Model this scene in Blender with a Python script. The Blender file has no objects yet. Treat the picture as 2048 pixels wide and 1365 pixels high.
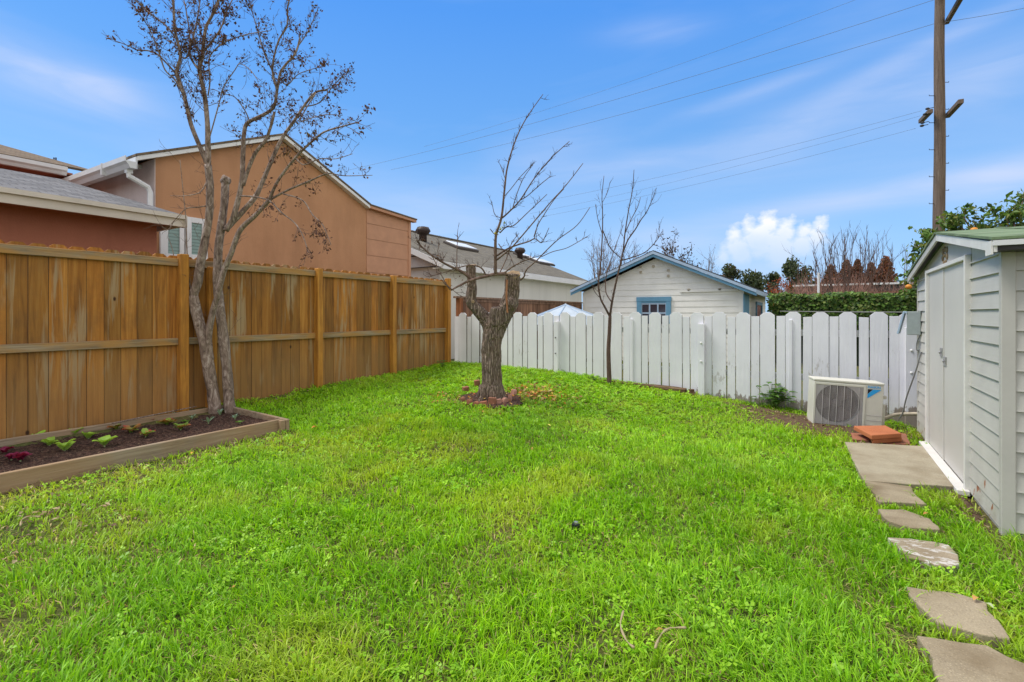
import bpy, bmesh, math, random
import numpy as np
from mathutils import Vector, Matrix, noise as mnoise
random.seed(7); rng = np.random.default_rng(7)
SC = bpy.context.scene
COL = SC.collection
# ------------------------------------------------------------------ survey of the yard
FPX = 1000.0; CX = 1024.0; HY = 628.0; CH = 1.35
TH = math.atan2(616, 1000); SN, CS = math.sin(TH), math.cos(TH)
def P(x, y, z):
    "point seen in direction (x, y) at depth z"
    xc = (x-CX)/FPX*z
    return Vector((xc*CS - z*SN, xc*SN + z*CS, CH-(y-HY)/FPX*z))
_gx = [-6.4, -4.8, -3.8, -2.8, -1.6, -0.6, 0.6]
_gr = {-2.0: [.26, .10, .05, .02, 0, 0, 0], 1.5: [.27, .11, .06, .03, 0, 0, 0], 3.5: [.29, .11, .09, .05, .01, 0, 0],
       5.5: [.34, .24, .19, .11, .04, .01, 0], 7.7: [.40, .385, .35, .27, .16, .06, 0], 9.0: [.36, .36, .33, .26, .15, .06, 0], 12: [0]*7}
_gy = sorted(_gr)
def ground(x, y):
    y = min(max(y, _gy[0]), _gy[-1])
    if x < -6.6: return max(0, np.interp(x, [-9, -6.6], [0, 1]))*ground(-6.5, y)
    def row(k): return float(np.interp(x, _gx, _gr[k]))
    for a, b in zip(_gy, _gy[1:]):
        if y <= b:
            t = (y-a)/(b-a); t = t*t*(3-2*t)*.5+t*.5
            return row(a)*(1-t)+row(b)*t
    return 0.
def gz(x, y): return ground(x, y)
def G(x, y, dz=0.):
    z = 1.0
    lo, hi = .5, 60.
    for _ in range(40):
        m = (lo+hi)/2; p = P(x, y, m)
        if p.z > gz(p.x, p.y)+dz: lo = m
        else: hi = m
    return P(x, y, (lo+hi)/2)
def onX(xpx, X):            # y where the sight line of column xpx meets the plane x = X
    t = (xpx-CX)/FPX
    return X*(t*SN+CS)/(t*CS-SN)
def zat(x, y, ypx):         # height seen at row ypx at ground place x, y
    zc = -x*SN*1.0 + y*CS
    return CH-(ypx-HY)/FPX*zc
# ------------------------------------------------------------------ objects
def tag(o, label=None, cat=None, group=None, kind=None):
    if label: o['label'] = label
    if cat: o['category'] = cat
    if group: o['group'] = group
    if kind: o['kind'] = kind
    return o
def empty(name, loc, label, cat, group=None, rz=0):
    o = bpy.data.objects.new(name, None); COL.objects.link(o)
    o.location = loc; o.rotation_euler = (0, 0, rz); o.empty_display_size = .1
    return tag(o, label, cat, group)
def copy_tree(o, parent=None):
    c = o.copy(); COL.objects.link(c)
    if parent is not None: c.parent = parent
    for ch in [q for q in COL.objects if q.parent == o]: copy_tree(ch, c)
    return c
class MB:
    def __init__(s): s.v = []; s.f = []; s.c = []; s.m = []; s.mi = 0; s.usec = False; s.col = (1, 1, 1)
    def add(s, vs, fs, col=None):
        b = len(s.v); s.v += [tuple(q) for q in vs]; s.f += [tuple(b+i for i in f) for f in fs]
        s.m += [s.mi]*len(fs)
        if col is not None: s.usec = True
        s.c += [col or s.col]*len(vs)
    def box(s, a, b, col=None, M=None):
        x0, y0, z0 = a; x1, y1, z1 = b
        vs = [Vector(q) for q in ((x0,y0,z0),(x1,y0,z0),(x1,y1,z0),(x0,y1,z0),(x0,y0,z1),(x1,y0,z1),(x1,y1,z1),(x0,y1,z1))]
        if M is not None: vs = [M @ q for q in vs]
        s.add(vs, [(0,3,2,1),(4,5,6,7),(0,1,5,4),(1,2,6,5),(2,3,7,6),(3,0,4,7)], col)
    def prism(s, poly, d, col=None, M=None):
        "poly: 3-d points of a face, swept by vector d"
        n = len(poly); p = [Vector(q) for q in poly]; d = Vector(d)
        vs = p+[q+d for q in p]
        if M is not None: vs = [M @ q for q in vs]
        nrm = Vector((0,0,0))
        for i in range(n): nrm += (p[i]).cross(p[(i+1)%n])
        fl = nrm.dot(d) > 0
        fs = [tuple(range(n)), tuple(range(2*n-1, n-1, -1))]+[(i, n+i, n+(i+1)%n, (i+1)%n) for i in range(n)]
        if fl: fs = [tuple(reversed(f)) for f in fs]
        s.add(vs, fs, col)
    def tube(s, pts, rad, n=6, col=None, cap=True, rough=0., seed=0):
        pts = [Vector(q) for q in pts]
        if not hasattr(rad, '__len__'): rad = [rad]*len(pts)
        up = Vector((.013, .02, 1)); vs = []; pa = None
        for i, p in enumerate(pts):
            t = (pts[min(i+1, len(pts)-1)]-pts[max(i-1, 0)])
            if t.length < 1e-9: t = Vector((0,0,1))
            t.normalize()
            if pa is None:
                a = t.cross(Vector((1,.1,0)) if abs(t.z) > .9 else up).normalized()
            else:
                a = (pa - t*pa.dot(t))
                a = a.normalized() if a.length > 1e-6 else t.orthogonal().normalized()
            pa = a; b = t.cross(a)
            for k in range(n):
                th = 2*math.pi*k/n; r = rad[i]
                if rough: r *= 1+rough*mnoise.noise(Vector((math.cos(th)*1.7+seed, math.sin(th)*1.7, i*.35)))
                vs.append(p+(a*math.cos(th)+b*math.sin(th))*r)
        fs = [(i*n+k, i*n+(k+1)%n, (i+1)*n+(k+1)%n, (i+1)*n+k) for i in range(len(pts)-1) for k in range(n)]
        if cap: fs += [tuple(reversed(range(n))), tuple(range((len(pts)-1)*n, len(pts)*n))]
        s.add(vs, fs, col)
    def lathe(s, prof, c, n=24, col=None, M=None):
        vs = []; c = Vector(c)
        for r, z in prof:
            for k in range(n):
                th = 2*math.pi*k/n; q = Vector((r*math.cos(th), r*math.sin(th), z))
                vs.append((M @ q if M is not None else q)+c)
        m = len(prof)
        fs = [(i*n+k, i*n+(k+1)%n, (i+1)*n+(k+1)%n, (i+1)*n+k) for i in range(m-1) for k in range(n)]
        fs += [tuple(reversed(range(n))), tuple(range((m-1)*n, m*n))]
        s.add(vs, fs, col)
    def ball(s, c, r, col=None, n=10, m=7, sq=(1,1,1), jit=0.):
        vs = []; c = Vector(c)
        for i in range(m+1):
            ph = math.pi*i/m
            for k in range(n):
                th = 2*math.pi*k/n; q = Vector((math.sin(ph)*math.cos(th)*sq[0], math.sin(ph)*math.sin(th)*sq[1], math.cos(ph)*sq[2]))
                vs.append(c+q*r*(1+jit*mnoise.noise(q*2+c*3)))
        s.add(vs, [(i*n+k, (i+1)*n+k, (i+1)*n+(k+1)%n, i*n+(k+1)%n) for i in range(m) for k in range(n)], col)
    def build(s, name, mat, parent=None, smooth=False, bevel=0., local=False, seg=1):
        me = bpy.data.meshes.new(name)
        org = Vector((0,0,0))
        if parent is not None and not local:
            r = parent
            while r.parent: r = r.parent
            org = Vector(r.location)
        me.from_pydata([(v[0]-org.x, v[1]-org.y, v[2]-org.z) for v in s.v], [], s.f)
        mats = mat if isinstance(mat, (list, tuple)) else [mat]
        for q in mats: me.materials.append(q)
        if len(mats) > 1: me.polygons.foreach_set('material_index', s.m)
        if s.usec:
            at = me.color_attributes.new('Col', 'FLOAT_COLOR', 'POINT')
            at.data.foreach_set('color', [k for c in s.c for k in (c[0], c[1], c[2], 1)])
        if smooth: me.polygons.foreach_set('use_smooth', [True]*len(me.polygons))
        me.update()
        o = bpy.data.objects.new(name, me); COL.objects.link(o)
        if parent is not None: o.parent = parent
        if bevel:
            b = o.modifiers.new('bevel', 'BEVEL'); b.width = bevel; b.segments = seg; b.limit_method = 'ANGLE'
        return o
# ------------------------------------------------------------------ materials
class NT:
    def __init__(s, tree): s.t = tree; s.n = tree.nodes; s.l = tree.links
    def new(s, typ, **kw):
        n = s.n.new(typ)
        for k, v in kw.items():
            if k == 'inp':
                for i, x in v.items():
                    if hasattr(x, 'links') or isinstance(x, bpy.types.NodeSocket): s.l.new(x, n.inputs[i])
                    else: n.inputs[i].default_value = x
            else: setattr(n, k, v)
        return n
    def math(s, op, a, b=0., c=None, clamp=False):
        n = s.n.new('ShaderNodeMath'); n.operation = op; n.use_clamp = clamp
        for i, x in enumerate([a, b] + ([c] if c is not None else [])):
            if isinstance(x, bpy.types.NodeSocket): s.l.new(x, n.inputs[i])
            else: n.inputs[i].default_value = x
        return n.outputs[0]
    def mix(s, f, a, b, mode='MIX'):
        n = s.n.new('ShaderNodeMix'); n.data_type = 'RGBA'; n.blend_type = mode; n.clamp_factor = True
        for i, x in ((0, f), (6, a), (7, b)):
            if isinstance(x, bpy.types.NodeSocket): s.l.new(x, n.inputs[i])
            else: n.inputs[i].default_value = (*x, 1) if hasattr(x, '__len__') and len(x) == 3 else x
        return n.outputs[2]
    def ramp(s, f, stops):
        n = s.n.new('ShaderNodeValToRGB'); s.l.new(f, n.inputs[0])
        e = n.color_ramp.elements
        while len(e) < len(stops): e.new(.5)
        for q, (p, c) in zip(e, stops):
            q.position = p; q.color = (*c, 1) if hasattr(c, '__len__') else (c, c, c, 1)
        return n.outputs[0]
    def noise(s, vec, scale, detail=4, rough=.55, dist=0.):
        return s.new('ShaderNodeTexNoise', inp={'Vector': vec, 'Scale': scale, 'Detail': detail, 'Roughness': rough, 'Distortion': dist}).outputs[0]
    def map(s, vec, scale=(1,1,1), loc=(0,0,0), rot=(0,0,0)):
        return s.new('ShaderNodeMapping', inp={'Vector': vec, 'Scale': scale, 'Location': loc, 'Rotation': rot}).outputs[0]
def mat(name, fn, rough=.8, bump=.3, spec=.3, **kw):
    "fn(nt, coords) -> (colour, height or None[, roughness])"
    m = bpy.data.materials.new(name); m.use_nodes = True
    nt = NT(m.node_tree); nt.n.clear()
    tc = nt.new('ShaderNodeTexCoord').outputs['Object']
    r = fn(nt, tc); c, h = r[0], r[1]
    bs = nt.new('ShaderNodeBsdfPrincipled'); out = nt.new('ShaderNodeOutputMaterial')
    if isinstance(c, bpy.types.NodeSocket): nt.l.new(c, bs.inputs['Base Color'])
    else: bs.inputs['Base Color'].default_value = (*c, 1)
    bs.inputs['Roughness'].default_value = rough; bs.inputs['Specular IOR Level'].default_value = spec
    if len(r) > 2: nt.l.new(r[2], bs.inputs['Roughness'])
    for k, v in kw.items(): bs.inputs[k].default_value = v
    if h is not None:
        b = nt.new('ShaderNodeBump', inp={'Height': h, 'Distance': bump}); b.inputs['Strength'].default_value = 1.
        nt.l.new(b.outputs[0], bs.inputs['Normal'])
    nt.l.new(bs.outputs[0], out.inputs[0]); return m
def attr(nt): return nt.new('ShaderNodeAttribute', attribute_name='Col').outputs['Color']
def m_plain(name, c, var=.12, scale=8, rough=.7, bump=.002, bs=60, **kw):
    def fn(nt, tc):
        n = nt.noise(tc, scale, 5)
        d = tuple(q*(1-var) for q in c); l = tuple(min(1, q*(1+var)) for q in c)
        return nt.ramp(n, [(.3, d), (.7, l)]), nt.noise(tc, bs, 3)
    return mat(name, fn, rough, bump, **kw)
def f_cedar(nt, tc):
    a = attr(nt)
    g = nt.noise(nt.map(tc, (22, 22, 1.3)), 1.0, 6, .6, .6)
    g2 = nt.noise(nt.map(tc, (120, 120, 2.2)), 1.0, 3, .6)
    big = nt.noise(nt.map(tc, (3, 3, .8)), 1.0, 3)
    base = nt.ramp(g, [(.28, (.15, .055, .010)), (.48, (.40, .165, .026)), (.72, (.54, .26, .055))])
    base = nt.mix(nt.math('MULTIPLY', g2, .5), base, (.14, .062, .014))
    base = nt.mix(1., base, a, 'MULTIPLY')
    wv = nt.math('MULTIPLY', nt.noise(nt.map(tc, (14, 14, .9), (3, 7, 1)), 1.0, 5, .65, .8), big)
    wm = nt.ramp(wv, [(.29, 0.), (.36, .7)])
    grime = nt.ramp(nt.noise(nt.map(tc, (2.2, 2.2, 1.6), (7, 2, 9)), 1., 6, .65), [(.48, 0.), (.68, .55)])
    base = nt.mix(grime, base, (.16, .085, .03))
    base = nt.mix(wm, base, (.40, .30, .17))
    sx = nt.new('ShaderNodeSeparateXYZ', inp={0: tc}).outputs
    low = nt.ramp(nt.math('ADD', sx[2], nt.math('MULTIPLY', big, .35)), [(.5, .45), (.95, 0.)])
    base = nt.mix(low, base, (.30, .18, .075))
    vo = nt.new('ShaderNodeTexVoronoi', inp={'Vector': nt.map(tc, (3.3, 3.3, 1.9)), 'Scale': 1.0, 'Randomness': 1.}).outputs['Distance']
    kn = nt.ramp(vo, [(.035, 1.), (.06, 0.)])
    base = nt.mix(kn, base, (.06, .025, .01))
    return base, nt.math('ADD', g2, nt.math('MULTIPLY', g, .6))
def f_greywood(c1, c2, c3, zs=1.5, xs=25):
    def fn(nt, tc):
        g = nt.noise(nt.map(tc, (xs, zs, xs) if zs < 0 else (xs, xs, zs)), 1., 6, .62, .5)
        f2 = nt.noise(tc, 3.5, 4)
        b = nt.ramp(g, [(.3, c1), (.52, c2), (.75, c3)])
        return nt.mix(nt.ramp(f2, [(.4, 0.), (.7, .5)]), b, c1), g
    return fn
def f_railwood(nt, tc):
    g = nt.noise(nt.map(tc, (40, 1.6, 40)), 1., 6, .62, .5)
    f2 = nt.noise(nt.map(tc, (2, 2.2, 9)), 1., 4)
    b = nt.ramp(g, [(.3, (.15, .105, .06)), (.52, (.28, .21, .125)), (.75, (.44, .35, .23))])
    return nt.mix(nt.ramp(f2, [(.42, 0.), (.62, .7)]), b, (.46, .23, .05)), g
def f_white(nt, tc):
    n = nt.noise(tc, 2.2, 4); gr = nt.noise(nt.map(tc, (30, 30, 2)), 1., 5, .6)
    b = nt.ramp(n, [(.3, (.70, .70, .745)), (.7, (.79, .79, .83))])
    sx = nt.new('ShaderNodeSeparateXYZ', inp={0: tc}).outputs
    # bare, dirty wood where the paint is worn away by the soil
    d = nt.math('ADD', nt.math('MULTIPLY', nt.noise(nt.map(tc, (9, 9, 5)), 1., 6, .7), .55), nt.math('MULTIPLY', sx[2], -.75))
    b = nt.mix(nt.ramp(d, [(.285, 0.), (.32, .85)]), b, (.20, .15, .115))
    chip = nt.noise(nt.map(tc, (26, 26, 8), (5, 1, 2)), 1., 5, .7)
    msk = nt.noise(tc, 1.3, 2)
    b = nt.mix(nt.ramp(nt.math('MULTIPLY', chip, msk), [(.375, 0.), (.42, .6)]), b, (.42, .39, .36))
    return b, nt.math('ADD', gr, nt.math('MULTIPLY', chip, .5))
def f_stucco(c, c2):
    def fn(nt, tc):
        n = nt.noise(tc, 1.1, 5, .6); f = nt.noise(tc, 55, 4, .6)
        st = nt.noise(nt.map(tc, (1.6, 1.6, .35), (3, 3, 3)), 1., 5, .6)
        b = nt.ramp(n, [(.3, c), (.7, c2)])
        b = nt.mix(nt.ramp(st, [(.48, 0.), (.72, .45)]), b, tuple(q*.62 for q in c))
        return b, nt.math('ADD', f, nt.math('MULTIPLY', nt.noise(tc, 9, 3), .8))
    return fn
def f_shingle(c1, c2, c3, rot=0., sc=1.):
    def fn(nt, tc):
        sx = nt.new('ShaderNodeSeparateXYZ', inp={0: tc}).outputs
        v = nt.new('ShaderNodeCombineXYZ', inp={0: sx[1] if rot == 0 else sx[0], 1: sx[0] if rot == 0 else sx[1]}).outputs[0]
        br = nt.new('ShaderNodeTexBrick', offset=.5, inp={'Vector': v, 'Scale': 1., 'Mortar Size': .006, 'Brick Width': .19*sc, 'Row Height': .125*sc, 'Color1': (*c1, 1), 'Color2': (*c2, 1), 'Mortar': (*[q*.35 for q in c1], 1), 'Bias': -.1})
        w = nt.noise(tc, 3, 5); g = nt.noise(tc, 160, 2)
        b = nt.mix(nt.ramp(w, [(.4, 0.), (.75, .6)]), br.outputs[0], c3)
        b = nt.mix(nt.math('MULTIPLY', g, .5), b, tuple(q*.6 for q in c2))
        return b, nt.math('ADD', nt.math('MULTIPLY', br.outputs[1], -1.), nt.math('MULTIPLY', g, .25))
    return fn
def f_concrete(c, c2, stain):
    def fn(nt, tc):
        n = nt.noise(tc, 4, 6, .6); f = nt.noise(tc, 140, 3); m = nt.noise(tc, 1.7, 4, .6)
        b = nt.ramp(n, [(.3, c), (.7, c2)])
        b = nt.mix(nt.ramp(f, [(.55, 0.), (.72, .6)]), b, tuple(min(1, q*1.5) for q in c2))
        b = nt.mix(nt.ramp(f, [(.28, .6), (.4, 0.)]), b, tuple(q*.5 for q in c))
        b = nt.mix(nt.ramp(m, [(.46, 0.), (.62, .75)]), b, stain)
        return b, nt.math('ADD', f, n)
    return fn
def f_bark(c1, c2, c3, xs=18, zs=4, dist=.7):
    def fn(nt, tc):
        g = nt.noise(nt.map(tc, (xs, xs, zs)), 1., 7, .66, dist)
        w = nt.new('ShaderNodeTexVoronoi', feature='DISTANCE_TO_EDGE', inp={'Vector': nt.mix(.12, nt.map(tc, (xs*1.5, xs*1.5, zs)), nt.new('ShaderNodeTexNoise', inp={'Vector': tc, 'Scale': 9.}).outputs[1]), 'Scale': 1.}).outputs[0]
        b = nt.ramp(g, [(.3, c1), (.5, c2), (.72, c3)])
        return b, nt.math('ADD', g, nt.math('MULTIPLY', nt.ramp(w, [(0., 0.), (.2, 1.)]), .35))
    return fn
def f_furrow(nt, tc):
    w = nt.new('ShaderNodeTexVoronoi', feature='DISTANCE_TO_EDGE', inp={'Vector': nt.mix(.10, nt.map(tc, (40, 40, 4.5)), nt.new('ShaderNodeTexNoise', inp={'Vector': tc, 'Scale': 7., 'Detail': 4.}).outputs[1], 'ADD'), 'Scale': 1.}).outputs[0]
    g = nt.noise(nt.map(tc, (55, 55, 9)), 1., 6, .7, .5); L = nt.noise(tc, 3.5, 3)
    b = nt.ramp(g, [(.28, (.11, .078, .058)), (.5, (.29, .22, .17)), (.75, (.52, .43, .36))])
    b = nt.mix(nt.ramp(w, [(.0, .8), (.16, 0.)]), b, (.045, .028, .018))
    b = nt.mix(nt.ramp(L, [(.5, 0.), (.72, .4)]), b, (.22, .13, .07))
    return b, nt.math('ADD', nt.ramp(w, [(0., 0.), (.3, 1.)]), nt.math('MULTIPLY', g, .7))
def f_attr(var=.25, sc=30):
    def fn(nt, tc):
        n = nt.noise(tc, sc, 3)
        return nt.mix(1., attr(nt), nt.ramp(n, [(.3, 1-var), (.7, 1+var)]), 'MULTIPLY'), None
    return fn
def leafmat(name, trans=.35, rough=.5, gain=1.):
    m = bpy.data.materials.new(name); m.use_nodes = True; nt = NT(m.node_tree); nt.n.clear()
    a = attr(nt)
    bs = nt.new('ShaderNodeBsdfPrincipled', inp={'Base Color': a, 'Roughness': rough, 'Specular IOR Level': .35})
    tr = nt.new('ShaderNodeBsdfTranslucent', inp={'Color': nt.mix(1., a, (1.25*gain, 1.2*gain, .5*gain), 'MULTIPLY')})
    mx = nt.new('ShaderNodeMixShader', inp={0: trans, 1: bs.outputs[0], 2: tr.outputs[0]})
    out = nt.new('ShaderNodeOutputMaterial'); nt.l.new(mx.outputs[0], out.inputs[0]); return m
M = {}
M['cedar'] = mat('cedar boards', f_cedar, .75, .004)
M['rail'] = mat('weathered rail', f_railwood, .85, .004)
M['post'] = mat('stained post', f_greywood((.24, .105, .02), (.50, .22, .035), (.60, .30, .05)), .75, .003)
M['white'] = mat('worn white paint', f_white, .6, .004)
M['plainwhite'] = m_plain('white trim', (.74, .74, .73), .06, 3, .45, .001)
M['tan'] = mat('tan stucco', f_stucco((.46, .235, .12), (.54, .285, .15)), .9, .006)
M['tansid'] = m_plain('tan siding', (.52, .275, .16), .08, 4, .7, .002)
M['redstucco'] = mat('brown stucco', f_stucco((.36, .145, .09), (.42, .17, .105)), .9, .006)
M['pink'] = mat('pink stucco', f_stucco((.74, .61, .57), (.82, .70, .66)), .9, .006)
M['gutter'] = m_plain('painted gutter', (.66, .67, .67), .05, 4, .35, .0005)
M['fascia'] = m_plain('cream fascia', (.62, .57, .48), .07, 4, .5, .001)
M['greyroof'] = mat('grey shingles', f_shingle((.12, .125, .135), (.25, .25, .26), (.10, .10, .105)), .95, .012)
M['brownroof'] = mat('brown shingles', f_shingle((.16, .115, .075), (.24, .18, .12), (.12, .09, .06)), .95, .012)
M['oliveroof'] = mat('olive shingles', f_shingle((.13, .118, .095), (.22, .20, .16), (.16, .15, .12), 0, 1.2), .95, .014)
M['darkroof'] = mat('dark shingles', f_shingle((.05, .05, .052), (.09, .09, .09), (.05, .05, .05)), .95, .012)
M['cream'] = m_plain('cream siding', (.84, .83, .77), .06, 3, .6, .002)
def f_panel(nt, tc):
    sx = nt.new('ShaderNodeSeparateXYZ', inp={0: tc}).outputs
    fr = nt.math('FRACT', nt.math('MULTIPLY', sx[1], 1/1.22))
    st = nt.noise(nt.map(tc, (1, 1.2, .25)), 1., 5)
    b = nt.ramp(st, [(.35, (.64, .63, .58)), (.65, (.72, .71, .66))])
    return nt.mix(nt.ramp(fr, [(.0, .7), (.012, 0.)]), b, (.40, .39, .36)), nt.noise(tc, 30, 3)
M['panel'] = mat('cream panel wall', f_panel, .7, .002)
M['blue'] = m_plain('blue trim', (.13, .30, .44), .08, 5, .5, .001)
M['paleblue'] = m_plain('pale blue trim', (.36, .47, .60), .06, 5, .4, .001)
M['shed'] = m_plain('grey green siding', (.475, .46, .42), .05, 3, .5, .001, 25)
M['shedside'] = M['shed']
M['sheddoor'] = m_plain('shed door', (.56, .54, .50), .05, 1.5, .45, .0008, 12)
M['shedtrim'] = m_plain('shed trim', (.70, .68, .64), .08, 6, .45, .001)
def f_shedwear(nt, tc):
    n = nt.noise(tc, 3, 4); c = nt.ramp(n, [(.3, (.45, .435, .395)), (.7, (.52, .505, .46))])
    sx = nt.new('ShaderNodeSeparateXYZ', inp={0: tc}).outputs
    r = nt.math('SUBTRACT', nt.noise(nt.map(tc, (9, 9, 7), (1, 4, 2)), 1., 3, .5), nt.math('MULTIPLY', sx[2], .35))
    c = nt.mix(nt.ramp(r, [(.58, 0.), (.60, 1.)]), c, (.30, .09, .035))
    g = nt.math('SUBTRACT', nt.noise(tc, 5, 5, .6), nt.math('MULTIPLY', sx[2], 1.2))
    c = nt.mix(nt.ramp(g, [(.3, 0.), (.6, .5)]), c, (.30, .28, .20))
    return c, nt.noise(nt.map(tc, (60, 3, 60)), 1., 3)
M['shedwear'] = mat('shed siding worn at foot', f_shedwear, .5, .001)
def f_greenroof(nt, tc):
    n = nt.noise(nt.map(tc, (2, 6, 6)), 1., 5)
    return nt.ramp(n, [(.3, (.09, .115, .06)), (.55, (.16, .23, .12)), (.75, (.25, .28, .20))]), nt.noise(tc, 60, 3)
M['greenroof'] = mat('mossy green roofing', f_greenroof, .8, .003)
M['metal'] = m_plain('dull metal', (.45, .44, .42), .15, 30, .35, .0005, Metallic=.9)
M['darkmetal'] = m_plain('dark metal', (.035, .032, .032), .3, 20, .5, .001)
M['rustmetal'] = m_plain('brown vent metal', (.045, .03, .026), .3, 20, .45, .001)
M['greybox'] = m_plain('grey box paint', (.30, .34, .34), .08, 20, .4, .0005)
M['soil'] = mat('soil', lambda nt, tc: (nt.mix(nt.ramp(nt.noise(tc, 75, 3), [(.60, 0.), (.66, .8)]), nt.ramp(nt.noise(tc, 30, 6, .75), [(.36, (.014, .008, .006)), (.5, (.085, .042, .030)), (.66, (.21, .115, .08))]), (.38, .27, .18)), nt.noise(tc, 45, 7, .75)), .95, .05)
def f_groundc(nt, tc):
    n = nt.noise(tc, 1.6, 5, .6); f = nt.noise(tc, 40, 5, .7); h = nt.noise(nt.map(tc, (90, 25, 60), rot=(0, 0, .6)), 1., 4, .7)
    b = nt.ramp(f, [(.3, (.05, .045, .014)), (.5, (.13, .12, .035)), (.7, (.24, .20, .08))])
    b = nt.mix(nt.ramp(n, [(.42, 0.), (.6, .75)]), b, (.06, .115, .014))
    b = nt.mix(nt.ramp(h, [(.56, 0.), (.66, .6)]), b, (.32, .26, .13))
    return b, nt.math('ADD', f, h)
M['ground'] = mat('lawn soil', f_groundc, .95, .02)
M['dirt'] = m_plain('bare dirt', (.12, .075, .045), .4, 25, .95, .02, 60)
M['oldwood'] = mat('grey bed board', lambda nt, tc: (nt.mix(nt.ramp(nt.noise(tc, 2.5, 4), [(.4, 0.), (.65, .6)]), nt.ramp(nt.noise(nt.map(tc, (30, 2, 40)), 1., 6, .6, .5), [(.3, (.17, .125, .085)), (.5, (.30, .235, .165)), (.75, (.42, .34, .25))]), (.36, .22, .11)), nt.noise(nt.map(tc, (40, 3, 60)), 1., 5, .6)), .85, .004)
M['beam'] = mat('rotting beam', lambda nt, tc: (nt.ramp(nt.noise(nt.map(tc, (3, 30, 30)), 1., 6, .65, .5), [(.32, (.035, .02, .012)), (.52, (.13, .075, .042)), (.72, (.30, .21, .13))]), nt.noise(nt.map(tc, (4, 30, 40)), 1., 6, .7)), .9, .015)
M['brownfence'] = mat('brown fence', lambda nt, tc: (nt.mix(1., nt.ramp(nt.noise(nt.map(tc, (25, 25, 1.5)), 1., 5, .6), [(.3, (.10, .05, .03)), (.55, (.22, .125, .08)), (.75, (.36, .20, .11))]), attr(nt), 'MULTIPLY'), nt.noise(nt.map(tc, (60, 60, 3)), 1., 3)), .85, .003)
M['concrete'] = mat('concrete slab', f_concrete((.30, .26, .18), (.41, .36, .26), (.24, .19, .12)), .9, .003)
M['stone'] = mat('stepping stone', f_concrete((.25, .205, .135), (.37, .31, .21), (.17, .125, .07)), .9, .004)
def f_lichen(nt, tc):
    c, h = f_concrete((.25, .205, .135), (.36, .30, .21), (.20, .15, .09))(nt, tc)
    return nt.mix(nt.ramp(nt.noise(nt.map(tc, (9, 22, 9)), 1., 6, .7, .6), [(.52, 0.), (.58, .85)]), c, (.58, .56, .52)), h
M['stonepale'] = mat('lichened stone', f_lichen, .9, .004)
M['brick'] = mat('clay brick', f_concrete((.30, .115, .065), (.40, .165, .10), (.20, .10, .065)), .9, .004)
M['brickpink'] = mat('pink edging brick', f_concrete((.38, .20, .155), (.46, .255, .20), (.28, .13, .09)), .9, .004)
M['paver'] = mat('terracotta paver', f_concrete((.42, .135, .055), (.52, .185, .08), (.36, .13, .06)), .85, .003)
M['furrow'] = mat('furrowed bark', f_furrow, .9, .022)
M['bark'] = mat('smooth pale bark', f_bark((.055, .035, .026), (.24, .175, .135), (.50, .42, .36), 17, 7, 1.8), .8, .006)
M['twig'] = mat('twig', f_bark((.075, .045, .033), (.15, .095, .07), (.26, .18, .145), 30, 10), .8, .002)
M['twigdark'] = mat('dark twig', f_bark((.045, .026, .02), (.10, .062, .048), (.17, .11, .085), 30, 10), .8, .002)
M['cutwood'] = mat('sawn wood', f_bark((.14, .09, .045), (.27, .19, .105), (.38, .29, .18), 12, 12), .8, .004)
M['redscar'] = mat('bare red wood', f_bark((.16, .06, .025), (.34, .15, .07), (.42, .22, .11), 30, 3), .8, .005)
M['farbark'] = m_plain('far bark', (.20, .15, .13), .2, 8, .9, .001)
M['redbark'] = m_plain('reddish twigs', (.34, .19, .145), .2, 8, .9, .001)
M['polewood'] = mat('pole wood', f_bark((.08, .055, .04), (.16, .115, .085), (.24, .185, .14), 22, 1.2), .85, .006)
M['leaf'] = leafmat('leaf', .3); M['grassm'] = leafmat('grass blade', .42, .42); M['dry'] = leafmat('dry leaf', .15, .8)
M['acbody'] = m_plain('ivory appliance paint', (.66, .65, .57), .04, 6, .35, .0004)
M['acgrey'] = m_plain('wire guard', (.50, .48, .47), .05, 6, .4, .0003)
M['acdark'] = m_plain('fan cavity', (.075, .055, .058), .2, 8, .5, .0005)
M['acfan'] = m_plain('fan blade', (.13, .10, .105), .1, 6, .35, .0003)
M['logoblue'] = m_plain('logo blue', (.03, .36, .78), .02, 6, .4, 0); M['black'] = m_plain('black', (.012, .013, .02), .05, 6, .4, 0)
M['pvc'] = m_plain('insulated pipe', (.48, .42, .32), .15, 25, .6, .002)
M['cable'] = m_plain('grey cable', (.25, .25, .25), .1, 20, .5, .0005)
M['wire'] = m_plain('power wire', (.17, .23, .33), .1, 5, .6, 0)
M['canvas'] = m_plain('pale canvas', (.40, .47, .54), .08, 5, .8, .001)
M['skylight'] = m_plain('skylight dome', (.75, .78, .82), .05, 5, .25, 0)
M['flash'] = m_plain('flashing', (.09, .075, .065), .1, 5, .5, 0)
def glassmat(name, c, rough=.08):
    return mat(name, lambda nt, tc: (c, None), rough, 0, .6)
M['glass'] = glassmat('dark window glass', (.045, .04, .055))
M['glassblind'] = mat('window with blinds', lambda nt, tc: (nt.mix(nt.ramp(nt.math('FRACT', nt.math('MULTIPLY', nt.new('ShaderNodeSeparateXYZ', inp={0: tc}).outputs[2], 18.)), [(.55, 0.), (.75, .6)]), (.20, .32, .28), (.07, .13, .12)), None), .12, 0, .6)
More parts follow.
